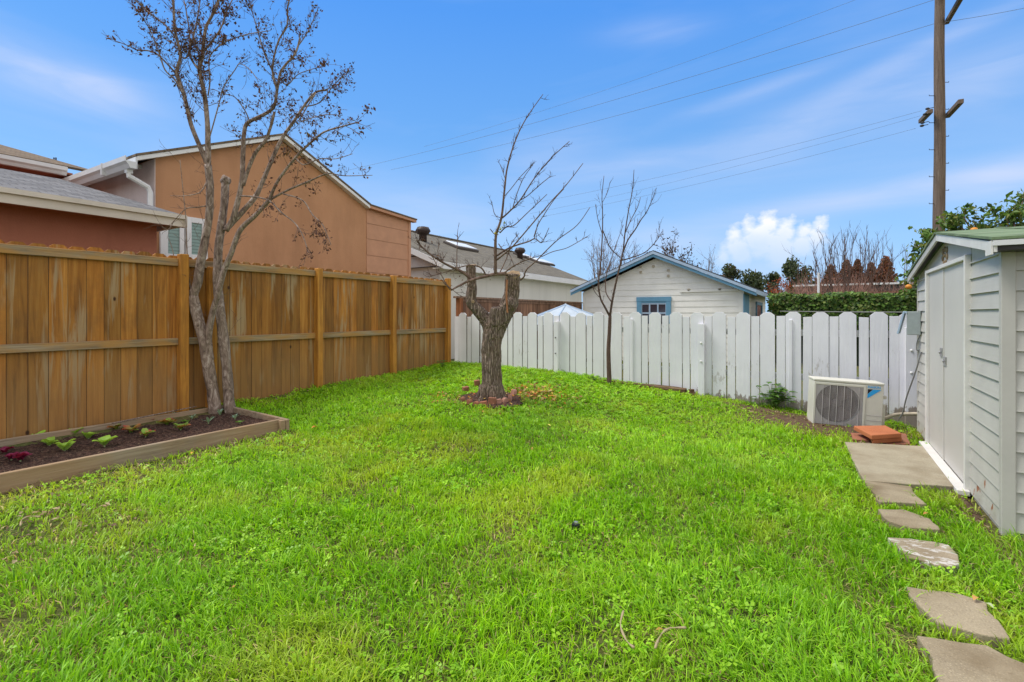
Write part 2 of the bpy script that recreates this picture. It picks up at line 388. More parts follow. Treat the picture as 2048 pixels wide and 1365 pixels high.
# ------------------------------------------------------------------ sky and light
SUN_EL, SUN_AZ = math.radians(58), math.radians(245)   # azimuth from +Y clockwise
w = bpy.data.worlds.new('World'); SC.world = w; w.use_nodes = True
nt = NT(w.node_tree); nt.n.clear()
tc = nt.new('ShaderNodeTexCoord').outputs['Generated']
sk = nt.new('ShaderNodeTexSky', sky_type='NISHITA', sun_disc=False, sun_elevation=SUN_EL, sun_rotation=SUN_AZ, altitude=0., air_density=1.0, dust_density=.3, ozone_density=2.5)
sx = nt.new('ShaderNodeSeparateXYZ', inp={0: tc}).outputs
u = nt.math('ARCTAN2', sx[0], sx[1])
hl = nt.math('SQRT', nt.math('ADD', nt.math('MULTIPLY', sx[0], sx[0]), nt.math('MULTIPLY', sx[1], sx[1])))
v = nt.math('DIVIDE', sx[2], nt.math('MAXIMUM', hl, .001))
uv = nt.new('ShaderNodeCombineXYZ', inp={0: u, 1: v}).outputs[0]
def uvpx(x, y):
    t = (x-CX)/FPX; X = t*CS-SN; Y = t*SN+CS
    return math.atan2(X, Y), (HY-y)/FPX/math.hypot(1, t)
def gauss(x, y, rx, ry, rot=0):
    u0, v0 = uvpx(x, y); u1 = uvpx(x+rx, y)[0]-u0; v1 = ry/FPX
    m = nt.new('ShaderNodeMapping', vector_type='TEXTURE', inp={'Vector': uv, 'Location': (u0, v0, 0), 'Rotation': (0, 0, math.radians(rot)), 'Scale': (u1, v1, 1)}).outputs[0]
    return nt.new('ShaderNodeVectorMath', operation='LENGTH', inp={0: m}).outputs['Value']
skc = nt.mix(.82, nt.mix(1., sk.outputs[0], (.80, 1.42, 2.0), 'MULTIPLY'), nt.ramp(v, [(0., (3.6, 5.6, 8.6)), (.13, (2.9, 5.2, 8.5)), (.33, (1.6, 4.0, 8.1)), (.6, (.85, 3.1, 8.3)), (1., (.8, 2.8, 7.6))]))
wn = nt.noise(nt.map(uv, (3.2, 16, 1), rot=(0, 0, -.12)), 1., 6, .55, .8)
wn2 = nt.noise(nt.map(uv, (1.2, 5, 1), (3, 1, 0), (0, 0, -.2)), 1., 5, .55, .6)
acc = nt.math('MULTIPLY', nt.ramp(wn2, [(.45, 0.), (.72, .30)]), wn)
for x, y, rx, ry, rot, s in ((120, 165, 230, 50, -14, .34), (0, 130, 200, 60, 0, .22), (215, 185, 90, 30, -8, .38), (1310, 60, 120, 30, 0, .30), (1650, 240, 420, 60, 14, .40), (1980, 150, 200, 50, 14, .45), (1500, 190, 260, 18, 12, .35), (1850, 100, 260, 20, 16, .4), (1250, 330, 260, 22, 8, .35), (420, 330, 200, 20, -6, .2),
                             (1720, 395, 400, 24, 4, .75), (2000, 375, 160, 30, 4, .6), (880, 480, 260, 90, 0, .40), (1100, 300, 220, 50, 20, .2), (1330, 480, 180, 40, 5, .6), (700, 400, 200, 90, 0, .25)):
    d = gauss(x, y, rx, ry, rot)
    g = nt.math('POWER', 2.718, nt.math('MULTIPLY', nt.math('MULTIPLY', d, d), -1.3))
    acc = nt.math('ADD', acc, nt.math('MULTIPLY', nt.math('MULTIPLY', g, s), nt.ramp(wn, [(.25, .25), (.7, 1.)])))
hz = nt.ramp(v, [(.0, .25), (.10, .10), (.32, .0), (.5, 0.)])
skc = nt.mix(hz, skc, (4.6, 6.9, 9.8))
cloudc = (6.0, 6.8, 9.0)
skc = nt.mix(nt.math('MINIMUM', acc, .85), skc, cloudc)
cn = nt.noise(nt.map(uv, (1, 1.25, 1)), 38., 7, .6); cn2 = nt.noise(uv, 11., 4, .5)
best = None
for x, y, r in ((1470, 468, 20), (1500, 460, 22), (1538, 448, 26), (1572, 464, 28), (1605, 466, 22), (1520, 482, 40), (1480, 502, 34), (1560, 500, 40), (1604, 492, 30), (1448, 512, 22), (1640, 452, 17), (1630, 482, 26)):
    d = nt.math('SUBTRACT', 1., gauss(x, y, r, r*.95))
    d = nt.math('MULTIPLY', d, r/40.)
    best = d if best is None else nt.math('MAXIMUM', best, d)
sh = nt.math('ADD', best, nt.math('MULTIPLY', nt.math('SUBTRACT', cn, .5), 1.25))
bodyf = nt.ramp(nt.math('ADD', sh, .5), [(.44, 0.), (.92, 1.)])
fade = nt.ramp(nt.math('ADD', v, 0.), [(.055, .05), (.15, .95), (.2, 1.)])
bright = nt.ramp(nt.math('ADD', nt.math('MULTIPLY', cn2, .8), nt.math('MULTIPLY', v, 2.2)), [(.52, (7.0, 7.9, 9.2)), (.74, (9.4, 9.4, 9.6))])
skc = nt.mix(nt.math('MULTIPLY', bodyf, fade), skc, bright)
# unseen bright cover added overhead, behind and right of camera as fill light
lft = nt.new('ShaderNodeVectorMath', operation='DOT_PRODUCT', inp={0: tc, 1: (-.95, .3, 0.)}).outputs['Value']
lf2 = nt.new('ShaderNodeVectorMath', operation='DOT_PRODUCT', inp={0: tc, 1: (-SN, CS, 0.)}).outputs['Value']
fillcov = nt.math('MAXIMUM', nt.ramp(nt.math('MULTIPLY', lf2, -1.), [(.0, 0.), (.5, .62)]), nt.math('MAXIMUM', nt.ramp(sx[2], [(.58, 0.), (.80, .9)]), nt.ramp(nt.math('MULTIPLY_ADD', lft, -1., 0.), [(.0, 0.), (.45, .9)])))
skc = nt.mix(nt.math('MULTIPLY', fillcov, nt.ramp(nt.noise(tc, 2.2, 4), [(.3, .6), (.6, 1.)])), skc, (12.6, 11.8, 10.8))
softc = gauss(1560, 520, 230, 55)
skc = nt.mix(nt.math('MULTIPLY', nt.math('POWER', 2.718, nt.math('MULTIPLY', nt.math('MULTIPLY', softc, softc), -1.5)), nt.ramp(cn2, [(.3, .2), (.7, .7)])), skc, (5.6, 6.8, 8.9))
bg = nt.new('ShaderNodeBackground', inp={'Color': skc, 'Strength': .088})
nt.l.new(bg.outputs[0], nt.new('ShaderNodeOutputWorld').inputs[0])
sd = bpy.data.lights.new('sun', 'SUN'); sd.energy = 2.6; sd.angle = math.radians(20); sd.color = (1, .95, .88)
so = bpy.data.objects.new('sun', sd); COL.objects.link(so)
sv = Vector((math.sin(SUN_AZ)*math.cos(SUN_EL), math.cos(SUN_AZ)*math.cos(SUN_EL), math.sin(SUN_EL)))
so.rotation_euler = sv.to_track_quat('Z', 'Y').to_euler(); so.location = (0, 0, 20)
cd = bpy.data.cameras.new('camera'); co = bpy.data.objects.new('camera', cd); COL.objects.link(co); SC.camera = co
co.location = (0, 0, CH); co.rotation_euler = (math.pi/2, 0, TH)
cd.sensor_width = 36; cd.lens = 36*FPX/2048; cd.shift_y = -(682.5-HY)/2048; cd.clip_end = 3000; cd.clip_start = .05
SC.view_settings.view_transform = 'Standard'; SC.view_settings.look = 'None'; SC.view_settings.exposure = 0.35; SC.view_settings.gamma = 1
# ------------------------------------------------------------------ ground
def lin(a, b, n): return [a+(b-a)*i/n for i in range(n+1)]
gx = [-900, -300, -100, -40, -20, -14, -10, -8.5]+lin(-7.6, 4, 116)+[5, 7, 10, 14, 20, 40, 100, 300, 900]
gyv = [-60, -20, -8, -4, -2.5]+lin(-1.5, 9.5, 110)+[10.2, 11, 12.5, 14, 17, 20, 26, 40, 80, 200, 500, 1500]
def gmesh(x, y):
    return gz(x, y)+(.012*mnoise.noise(Vector((x*2.1, y*2.1, 0))) if -7 < x < 3 and -1 < y < 9 else 0)-.012
mb = MB()
mb.add([(x, y, gmesh(x, y)) for y in gyv for x in gx],
       [(j*len(gx)+i, j*len(gx)+i+1, (j+1)*len(gx)+i+1, (j+1)*len(gx)+i) for j in range(len(gyv)-1) for i in range(len(gx)-1)])
tag(mb.build('ground', M['ground'], smooth=True), kind='structure')
# ------------------------------------------------------------------ cedar fence on the left
FX = -6.16
M['cedaredge'] = m_plain('dark board edge', (.07, .05, .035), .3, 30, .9, .002)  # board sides coloured dark to draw shaded seams
t = empty('wooden_fence', (FX, 3, .3), 'tall amber stained board fence with weathered rails along the left side of the lawn', 'fence')
posts_y = [onX(369, -6.08), onX(434, -6.08)-.05, onX(640, -6.08), onX(789, -6.08), onX(900, -6.06)]
edges = [-2.0, .0]+[posts_y[0], posts_y[2], posts_y[3], posts_y[4]+.08]
for a, b in zip(edges, edges[1:]):
    mb = MB(); y = a
    n = max(1, round((b-a)/.143)); wd = (b-a)/n
    for i in range(n):
        y0 = a+i*wd; g = .0012+random.random()*.0012; j = random.uniform(-.004, .004)
        z0 = gz(FX, y0)-.05; zt = 2.008+random.uniform(-.008, .008)
        y1 = y0+wd-g; xo = random.uniform(-.003, .002)
        k = random.uniform(.70, 1.2); h = random.uniform(-.07, .07)
        mb.prism([(FX+xo, y0+g, z0), (FX+xo, y1, z0), (FX+xo, y1, zt-.028), (FX+xo, y1-.032, zt), (FX+xo, y0+g+.032, zt), (FX+xo, y0+g, zt-.028)], (-.018, 0, 0), (k*(1+h), k, k*(1-h*1.5)))
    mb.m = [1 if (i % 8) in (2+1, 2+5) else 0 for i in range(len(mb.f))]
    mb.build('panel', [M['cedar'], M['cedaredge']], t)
    mb = MB(); mb.box((FX+.002, a-.3 if a < 0 else a+.045, 1.885), (FX+.042, b-.045, 1.968)); mb.build('rail', M['rail'], t, bevel=.004)
    mb = MB(); mb.box((FX+.002, a-.3 if a < 0 else a+.045, 1.000), (FX+.042, b-.045, 1.078)); mb.build('rail', M['rail'], t, bevel=.004)
for i, y in enumerate(posts_y):
    top = [2.02, 1.9, 1.995, 1.99, 2.03][i]
    mb = MB(); mb.box((FX+.003, y-.045, .1), (FX+.093, y+.045, top)); mb.build('post', M['post'], t, bevel=.006)
# ------------------------------------------------------------------ white picket fence
FY = 7.77
t = empty('picket_fence', (-2.5, FY, .2), 'white painted picket fence with clipped board tops across the back of the lawn', 'fence')
M['gapedge'] = m_plain('dark picket edge', (.07, .055, .045), .3, 30, .9, .002)  # picket sides coloured dark so the gaps between them read as shade
def picket(xc, wd, top, yo, clip, lean=0.):
    z0 = gz(xc, FY)-.03 + (.03 if xc > -1.5 else 0); a, b = xc-wd/2, xc+wd/2
    mb = MB(); y = FY+yo
    c = wd*.27 if clip else .0; r = random.uniform(-.006, .006)
    z0 += random.uniform(-.01, .01)
    if clip: pl = [(a, y, z0), (b, y, z0), (b, y, top-c*.85), (b-c, y, top), (a+c, y, top), (a, y, top-c*.85)]
    else: pl = [(a, y, z0), (b, y, z0), (b, y, top+r), (a, y, top)]
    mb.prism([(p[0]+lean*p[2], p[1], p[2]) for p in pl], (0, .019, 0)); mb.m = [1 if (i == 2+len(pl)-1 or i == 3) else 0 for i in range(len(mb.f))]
    mb.build('picket', [M['white'], M['gapedge']], t, bevel=.0015)
for k in range(0, 24):
    xc = .938-.3115*k+random.uniform(-.006, .006)
    if xc > -6.08:
        picket(xc, .185 if k else .20, 1.372+random.uniform(-.006, .006), 0, True, random.uniform(-.004, .004))
    xn = xc-.1555+random.uniform(-.004, .004)
    if xn > -6.1: picket(xn, .103+random.uniform(-.004, .005), 1.312+random.uniform(-.008, .008)-(.0 if k < 20 else .02), .006, False, random.uniform(-.006, .006))
for k, z in enumerate((.45, 1.05)):
    mb = MB(); mb.box((-6.1, FY+.030, z), (1.1, FY+.068, z+.085)); mb.build('rail', M['plainwhite'], t)
def fx(px, Y):
    q = (px-CX)/FPX; return Y*(q*CS-SN)/(q*SN+CS)
for i, (px, wpx, yt) in enumerate(((1113, .085, 643), (1403, .09, 648), (1822, .115, 655))):
    X = fx(px, FY-.05); mb = MB(); zt = zat(X, FY-.05, yt)
    mb.box((X-wpx/2, FY-.085, gz(X, FY)-.1), (X+wpx/2, FY-.002, zt)); p = mb.build('post', M['white'], t, bevel=.004)
    for zz in (.28, .55):
        mb = MB(); Mx = Matrix.Translation((X, FY-.087, zt-zz)) @ Matrix.Rotation(math.pi/2, 4, 'X')
        r = .012 if i == 0 else .016
        mb.lathe([(r, 0), (r, .004), (r*.7, .010), (r*.2, .012)], (0, 0, 0), 12, M=Mx)
        mb.build('bolt', M['darkmetal'] if i == 0 else M['plainwhite'], p, smooth=True)
for px in (1264, 1581):
    X = fx(px, FY); mb = MB(); mb.box((X-.02, FY-.024, gz(X, FY)), (X+.02, FY-.001, 1.27)); mb.build('batten', M['white'], t, bevel=.003)
mb = MB()
pa = Vector((-3.8, 7.68, .315)); pb = Vector((fx(1373, 7.68), 7.66, .245))
n = 14; vs = []; d = pb-pa
for i in range(n+1):
    c = pa+d*i/n; 
    for (dy, dz) in ((-.05, -.13), (.05, -.13), (.05, 0), (-.05, 0)):
        q = mnoise.noise(Vector((i*.7, dy*30, dz*9)))*.012
        vs.append((c.x, c.y+dy+q, c.z+dz+q))
mb.add(vs, [(i*4+k, i*4+(k+1)%4, i*4+4+(k+1)%4, i*4+4+k) for i in range(n) for k in range(4)]+[(3, 2, 1, 0), (n*4, n*4+1, n*4+2, n*4+3)])
tag(mb.build('timber_beam', M['beam'], bevel=.008), 'old dark split timber lying along the foot of the white pickets', 'timber')
mb = MB(); X = fx(1383, 7.66); mb.tube([(X, 7.68, .0), (X+.004, 7.68, .13), (X-.003, 7.68, .235)], [.055, .05, .042], 8, rough=.3)
tag(mb.build('rotten_stake', M['beam']), 'short blackened stake stub at the right end of the old timber', 'stake')
# ------------------------------------------------------------------ brown fence beyond
t = empty('brown_fence', (FX, 11, .4), 'dark reddish brown board fence with a cap rail, seen above the left white pickets', 'fence')
mb = MB(); y = 7.9
while y < 14.0:
    k = random.uniform(.6, 1.35); mb.box((FX-.02, y, 0), (FX, y+.135, 1.66), (k*1.05, k, k*.95)); y += .14
mb.build('panel', M['brownfence'], t)
mb = MB(); mb.box((FX-.05, 7.85, 1.662), (FX+.06, 14.0, 1.70), (1.1, 1.2, 1.25)); mb.box((FX+.001, 7.9, 1.60), (FX+.02, 14.0, 1.659), (1.1, 1.15, 1.2)); mb.build('cap_rail', M['brownfence'], t)
mb = MB(); mb.box((FX-.0, 7.88, .2), (FX+.10, 7.98, 1.66), (1.2, .8, .5)); mb.build('post', M['brownfence'], t)
# ------------------------------------------------------------------ shed
SX, Y0, Y1, YP = .96, 4.17, 7.25, 5.71
t = empty('garden_shed', (SX+1, 5.7, 0), 'grey metal garden shed with lapped siding and a green roof on the right edge', 'shed')
DA, DB = 4.98, 6.52      # door opening
def laprow(mb, z0, z1, a, b, face, deep=.017):
    if face == 'x':
        mb.prism([(SX, a, z0), (SX-deep, a, z0+.002), (SX-deep*.9, a, z0+.012), (SX-.003, a, z1), (SX, a, z1)], (0, b-a, 0))
    else:
        mb.prism([(a, Y0, z0), (a, Y0-deep, z0+.002), (a, Y0-deep*.9, z0+.012), (a, Y0-.003, z1), (a, Y0, z1)], (b-a, 0, 0))
RH = .1125
def gabz(y): return 1.745+(.27*(1-abs(y-YP)/(YP-Y0+.17)))
for nm, (a, b) in (('front_siding', (Y0+.035, DA-.05)), ('front_siding', (DB+.05, Y1))):
    mb = MB(); z = .03
    while z < 1.63: laprow(mb, z, z+RH, a, b, 'x'); z += RH
    zb_ = gabz(a if a < 5 else b)-.05
    laprow(mb, z, zb_, a, b, 'x'); z = zb_
    mb.prism([(SX, a, z), (SX, b, z), (SX, b, gabz(b)), (SX, a, gabz(a))], (-.006, 0, 0))
    mb.build(nm, M['shedwear'], t)
mb = MB(); mb.prism([(SX-.008, DA-.05, 1.70), (SX-.008, DB+.05, 1.70), (SX-.008, DB+.05, gabz(DB+.05)), (SX-.008, YP, gabz(YP)), (SX-.008, DA-.05, gabz(DA-.05))], (.008, 0, 0))
mb.build('gable', M['shed'], t)
mb = MB(); z = .03
while z < 1.72: laprow(mb, z, z+RH*1.08, SX+.04, 3.6, 'y'); z += RH*1.08
mb.build('side_siding', M['shedside'], t)
mb = MB(); mb.box((SX+.003, Y0+.003, -.05), (3.6, Y1, 1.735)); mb.build('wall', M['shed'], t)
mb = MB(); mb.box((SX-.022, Y0-.022, .0), (SX+.045, Y0+.03, 1.74)); mb.build('corner_post', M['shed'], t, bevel=.004)
mb = MB(); mb.box((SX-.02, Y1-.0, .0), (SX+.03, Y1+.02, 1.74)); mb.build('corner_post', M['shed'], t, bevel=.004)
mb = MB()
mb.box((SX-.045, DA-.05, .0), (SX-.001, DA-.012, 1.79)); mb.box((SX-.045, DB+.012, .0), (SX-.001, DB+.065, 1.79)); mb.box((SX-.043, DA-.012, 1.755), (SX-.001, DB+.012, 1.788))
mb.build('door_frame', M['shedtrim'], t, bevel=.003)
mb = MB(); mb.box((SX-.095, DA-.09, .005), (SX-.02, DB+.05, .045)); mb.build('sill', M['shedtrim'], t, bevel=.004)
mid = (DA+DB)/2+.08
for a, b, xo in ((DA-.012, mid+.004, .018), (mid+.008, DB+.012, .022)):
    mb = MB(); mb.box((SX-xo, a, .047), (SX-.002, b, 1.753))
    if a < 5: mb.box((SX-.026, mid-.018, .047), (SX-.0185, mid+.001, 1.753))
    else: mb.box((SX-.028, DB-.02, .05), (SX-.0225, DB+.009, 1.75))
    d = mb.build('door', M['sheddoor'], t, bevel=.002)
    mb = MB(); yy = mid+(-.07 if a < 5 else .06)
    zc = 1.00 if a > 5 else .93
    mb.box((SX-xo-.008, yy-.05, zc-.04), (SX-xo-.001, yy+.05, zc+.04)); mb.ball((SX-xo-.016, yy, zc), .012, sq=(.5, 1, 1)); mb.build('handle', M['metal'], d, bevel=.002)
# carved flower emblem on the gable
mb = MB(); ec = Vector((SX-.012, onX(1893, SX), zat(SX, onX(1893, SX), 511)))
for a, r, l in ((90, .018, .035), (40, .02, .04), (140, .02, .04), (-20, .02, .035), (200, .02, .035), (-70, .016, .045), (250, .016, .045)):
    th = math.radians(a); l *= 1.5; mb.ball(ec+Vector((0, math.cos(th)*l*1.8, math.sin(th)*l)), r*1.15, sq=(.35, 1.5, 1.3), n=8, m=5)
mb.ball(ec, .02, sq=(.6, 1, 1), n=8, m=5)
mb.build('emblem', M['cutwood'], t, smooth=True)
# roof: two slopes, rake boards, eave trim
RXa, YE0, YE1 = .87, 3.99, 7.40; ZE, ZP = 1.785, 2.055
def slope(mb, ya, yb, za, zb, xa, xb, th):
    mb.prism([(xa, ya, za), (xa, yb, zb), (xa, yb, zb+th), (xa, ya, za+th)], (xb-xa, 0, 0))
mb = MB(); slope(mb, YE0-.01, YP, ZE, ZP, RXa-.01, 3.8, .016); slope(mb, YP, YE1+.01, ZP, ZE, RXa-.01, 3.8, .016)
for i in range(4):    # lapped sheet edges
    x = 1.25+i*.62; slope(mb, YE0-.015, YP-.01, ZE+.016, ZP+.016, x, x+.035, .006)
mb.build('roof', M['greenroof'], t)
mb = MB(); slope(mb, YE0, YP-.001, ZE-.072, ZP-.062, RXa, RXa+.016, .06); mb.box((RXa-.012, YE0, ZE-.085), (RXa-.002, YE0+.12, ZE-.004)); mb.build('rake_board', M['shedtrim'], t)
mb = MB(); slope(mb, YP+.001, YE1, ZP-.062, ZE-.072, RXa, RXa+.016, .06); mb.build('rake_board', M['shed'], t)
mb = MB(); mb.box((RXa-.004, YE0-.012, ZE-.035), (3.8, YE0+.004, ZE-.004)); mb.build('eave_trim', M['gutter'], t)
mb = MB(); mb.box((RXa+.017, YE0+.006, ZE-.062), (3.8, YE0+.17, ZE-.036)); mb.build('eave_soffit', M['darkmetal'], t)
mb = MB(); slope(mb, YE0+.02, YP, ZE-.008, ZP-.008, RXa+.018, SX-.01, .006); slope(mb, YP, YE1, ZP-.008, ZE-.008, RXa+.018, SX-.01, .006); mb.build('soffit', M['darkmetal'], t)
# disconnect box on the shed corner, cable, pipe
bY = 7.12; bc = Vector((SX-.07, bY, 1.33))
t = empty('switch_box', (bc.x, bc.y, 1.2), 'grey outdoor electrical box with its lid hanging open, on the far corner of the shed', 'electrical box')
R = Matrix.Translation((.905, 7.10, 1.245)) @ Matrix.Rotation(math.radians(-14), 4, 'Z')
mb = MB(); mb.box((-.07, -.055, -.13), (.055, .055, .13), M=R); mb.build('box', M['greybox'], t, bevel=.006)
mb = MB(); R2 = R @ Matrix.Translation((-.072, .05, .128)) @ Matrix.Rotation(math.radians(13), 4, 'Y'); mb.box((-.03, -.11, -.26), (-.012, .01, .0), M=R2); mb.box((-.012, -.11, -.02), (.01, .01, .0), M=R2); mb.build('lid', M['paleblue'], t, bevel=.003)
def spline(pts, n=8):
    pts = [Vector(p) for p in pts]; out = []
    for i in range(len(pts)-1):
        p0, p1, p2, p3 = pts[max(i-1, 0)], pts[i], pts[i+1], pts[min(i+2, len(pts)-1)]
        for k in range(n):
            s = k/n; out.append(.5*((2*p1)+(p2-p0)*s+(2*p0-5*p1+4*p2-p3)*s*s+(3*p1-p0-3*p2+p3)*s**3))
    return out+[pts[-1]]
mb = MB(); mb.tube(spline([P(1843, 663, 5.55), P(1849, 684, 5.5), P(1842, 706, 5.5), P(1829, 750, 5.6), P(1813, 795, 5.8), P(1806, 825, 5.9), P(1798, 838, 5.95)]), .008, 6)
mb.tube(spline([P(1843, 665, 5.56), P(1834, 685, 5.56), P(1833, 700, 5.56), P(1841, 699, 5.56), P(1845, 684, 5.56)]), .005, 5)
tag(mb.build('electric_cable', M['cable'], smooth=True), 'thin grey cable drooping from the electrical box to the ground', 'cable')
mb = MB(); mb.tube(spline([P(1768, 838, 6.0), P(1783, 832, 6.0), P(1800, 829, 6.0), P(1842, 828, 5.9)]), .02, 10)
tag(mb.build('insulated_pipe', M['pvc'], smooth=True), 'beige wrapped pipe running from the air conditioner to the shed wall', 'pipe')
# ------------------------------------------------------------------ air conditioner
A = P(1624, 848, 6.0); B = P(1763, 862, 5.78)
ex = (B-A).normalized(); up = Vector((0, 0, 1)); ey = Vector((-ex.y, ex.x, 0)).normalized(); ez = ex.cross(ey).normalized()
R = Matrix.Translation(A) @ Matrix(((ex.x, ey.x, ez.x, 0), (ex.y, ey.y, ez.y, 0), (ex.z, ey.z, ez.z, 0), (0, 0, 0, 1)))
W_, H_, D_ = (B-A).length, .54, .26
t = empty('air_conditioner', (A.x, A.y, 0), 'ivory outdoor air conditioner with round fan grille and blue logo, tilted on bricks', 'air conditioner')
FW = W_*.745; cxf, czf, rf = FW*.485, H_*.495, .228
# front panel with a round hole
mb = MB(); n = 48
ring = [(cxf+rf*math.cos(2*math.pi*k/n), czf+rf*math.sin(2*math.pi*k/n)) for k in range(n)]
def edgept(a):
    dx, dz = math.cos(a), math.sin(a); s = 1e9
    for (c, dd, lo, hi) in ((cxf, dx, .012, FW), (czf, dz, .012, H_-.05)):
        if dd > 1e-9: s = min(s, (hi-c)/dd)
        elif dd < -1e-9: s = min(s, (lo-c)/dd)
    return (cxf+dx*s, czf+dz*s)
outer = [edgept(2*math.pi*k/n) for k in range(n)]
vs = [R @ Vector((q[0], 0, q[1])) for q in ring]+[R @ Vector((q[0], 0, q[1])) for q in outer]+[R @ Vector((q[0], .07, q[1])) for q in ring]
mb.add(vs, [(k, (k+1)%n, n+(k+1)%n, n+k) for k in range(n)]+[(k, 2*n+k, 2*n+(k+1)%n, (k+1)%n) for k in range(n)])
mb.build('front_panel', M['acgrey'], t)
mb = MB()
mb.box((0, .0, 0), (.0115, D_, H_-.02), M=R); mb.box((FW+.0, -.006, 0), (W_, D_, H_-.02), M=R); mb.box((.0115, 0, 0), (FW, D_, .0115), M=R)
mb.box((.0115, .2, .0115), (FW, D_, H_-.05), M=R); mb.box((.0115, 0.001, H_-.049), (FW, D_, H_-.02), M=R)
mb.build('casing', M['acbody'], t, bevel=.006, seg=2)
mb = MB(); mb.box((-.006, -.012, H_-.019), (W_+.004, D_+.004, H_+.008), M=R); mb.build('top_cover', M['acbody'], t, bevel=.008, seg=2)
mb = MB()
mb.box((W_+.001, .06, .02), (W_+.05, .25, .30), M=R); mb.box((W_+.001, .05, .36), (W_+.055, .11, .40), M=R); mb.box((W_+.001, .08, .30), (W_+.03, .22, .40), M=R)
mb.build('valve_cover', M['acbody'], t, bevel=.01, seg=2)
mb = MB(); mb.box((.0, -.014, .004), (.022, -.0, H_-.03), M=R); mb.box((FW-.02, -.014, .004), (FW+.004, -.0065, H_-.03), M=R); mb.box((.022, -.014, H_-.058), (FW-.02, -.001, H_-.03), M=R)
mb.build('grille_frame', M['acbody'], t, bevel=.003)
mb = MB(); mb.box((.02, .07, .02), (FW-.01, .195, H_-.06), M=R); mb.build('fan_cavity', M['acdark'], t)
mb = MB()
for k in range(3):
    a0 = 2*math.pi*k/3+.5
    pts = []
    for j in range(7):
        a = a0+j*.17; pts.append([R @ Vector((cxf+rr*math.cos(a), .052-.006*j*.6, czf+rr*math.sin(a))) for rr in (.05, .21)])
    for p, q in zip(pts, pts[1:]): mb.add([p[0], p[1], q[1], q[0]], [(0, 1, 2, 3)])
mb.lathe([(.05, 0), (.05, .02), (.03, .03)], (0, 0, 0), 20, M=R @ Matrix.Translation((cxf, .06, czf)) @ Matrix.Rotation(math.pi/2, 4, 'X'))
mb.build('fan', M['acfan'], t)
mb = MB(); z = .02
while z < H_-.06:
    mb.tube([R @ Vector((.02, -.011, z)), R @ Vector((FW-.018, -.011, z))], .0019, 4); z += .0125
for k in range(1, 7):
    x = .02+(FW-.04)*k/6.6; mb.tube([R @ Vector((x, -.0145, .01)), R @ Vector((x, -.0145, H_-.05))], .0026, 4)
mb.build('grille', M['acgrey'], t)
mb = MB()
for z in (.05, .105, .165): mb.box((FW+.012, -.0085, z), (W_-.012, -.0062, z+.004), M=R)
mb.build('groove', M['acgrey'], t)
lx = FW+.022; lz = H_-.155
q = lambda x, z, y=-.0075: R @ Vector((lx+x, y, lz+z))
mb = MB(); mb.prism([q(0, .085), q(.052, .085), q(0, .03)], R.to_3x3() @ Vector((0, -.001, 0))); mb.build('logo_dark', M['black'], t)
mb = MB(); mb.prism([q(.055, .085), q(.135, .085), q(.006, -.018), q(.0, -.018), q(.0, .026)], R.to_3x3() @ Vector((0, -.001, 0))); mb.build('logo_blue', M['logoblue'], t)
fc = bpy.data.curves.new('letters', 'FONT'); fc.body = 'DAIKIN'; fc.size = .036; fc.extrude = .0006; fc.space_character = 1.08; fc.offset = .0009
fo = bpy.data.objects.new('letters_tmp', fc); COL.objects.link(fo); bpy.context.view_layer.update()
me = bpy.data.meshes.new_from_object(fo.evaluated_get(bpy.context.evaluated_depsgraph_get())); bpy.data.objects.remove(fo)
me.transform(Matrix.Translation(-Vector(t.location)) @ R @ Matrix.Translation((lx-.002, -.0082, lz+.098)) @ Matrix.Rotation(math.pi/2, 4, 'X'))
me.materials.clear(); me.materials.append(M['logoblue'])
o = bpy.data.objects.new('lettering', me); COL.objects.link(o); o.parent = t
for x_ in (.07, W_-.12):
    mb = MB(); mb.box((x_, .0, -.022), (x_+.04, D_, -.001), M=R); mb.build('foot', M['acbody'], t)
def slab(name, pxs, th, m, label, cat, group=None, dz=.0, tilt=None, bev=.006, rag=0.):
    pts = [G(x, y, dz) for x, y in pxs]
    if rag:
        out = []
        for a, b in zip(pts, pts[1:]+pts[:1]):
            n = max(2, int((b-a).length/.06))
            for i in range(n):
                p = a.lerp(b, i/n); k = mnoise.noise(p*9)*rag; out.append(p+Vector((k, mnoise.noise(p*9+Vector((5, 5, 5)))*rag, 0)))
        pts = out
    mb = MB(); mb.prism(pts, (0, 0, -th)); o = mb.build(name, m, bevel=bev, seg=2); return tag(o, label, cat, group)
# bricks and terracotta pavers
def block(name, c, sz, rz, rx, ry, m, label, cat, group):
    Mx = Matrix.Translation(c) @ Matrix.Rotation(rz, 4, 'Z') @ Matrix.Rotation(rx, 4, 'X') @ Matrix.Rotation(ry, 4, 'Y')
    mb = MB(); mb.box((-sz[0]/2, -sz[1]/2, -sz[2]/2), (sz[0]/2, sz[1]/2, sz[2]/2), M=Mx)
    return tag(mb.build(name, m, bevel=.007, seg=2), label, cat, group)
br = math.atan2(ex.y, ex.x)
block('brick', A+ex*.15+ey*.05+Vector((0, 0, -.045)), (.23, .10, .055), br, 0, .05, M['brick'], 'red brick wedged under the left front foot of the air conditioner', 'brick', 'bricks propping the air conditioner')
block('brick', A+ex*.62+ey*.12+Vector((0, 0, -.04)), (.23, .10, .03), br+.2, 0, .05, M['brick'], 'red brick hidden in shade under the right end of the air conditioner', 'brick', 'bricks propping the air conditioner')
pg = 'terracotta pavers in front of the air conditioner'
slab('paver', [(1702, 866), (1742, 867), (1740, 881), (1706, 879)], .03, M['brick'], 'worn reddish paver lying flat, left end showing beneath the stack', 'paver', pg, .03, rag=.01)
slab('paver', [(1768, 861), (1812, 868), (1822, 888), (1772, 889)], .03, M['brick'], 'worn reddish paver lying flat on the dirt at the right of the stack', 'paver', pg, .025, rag=.01)
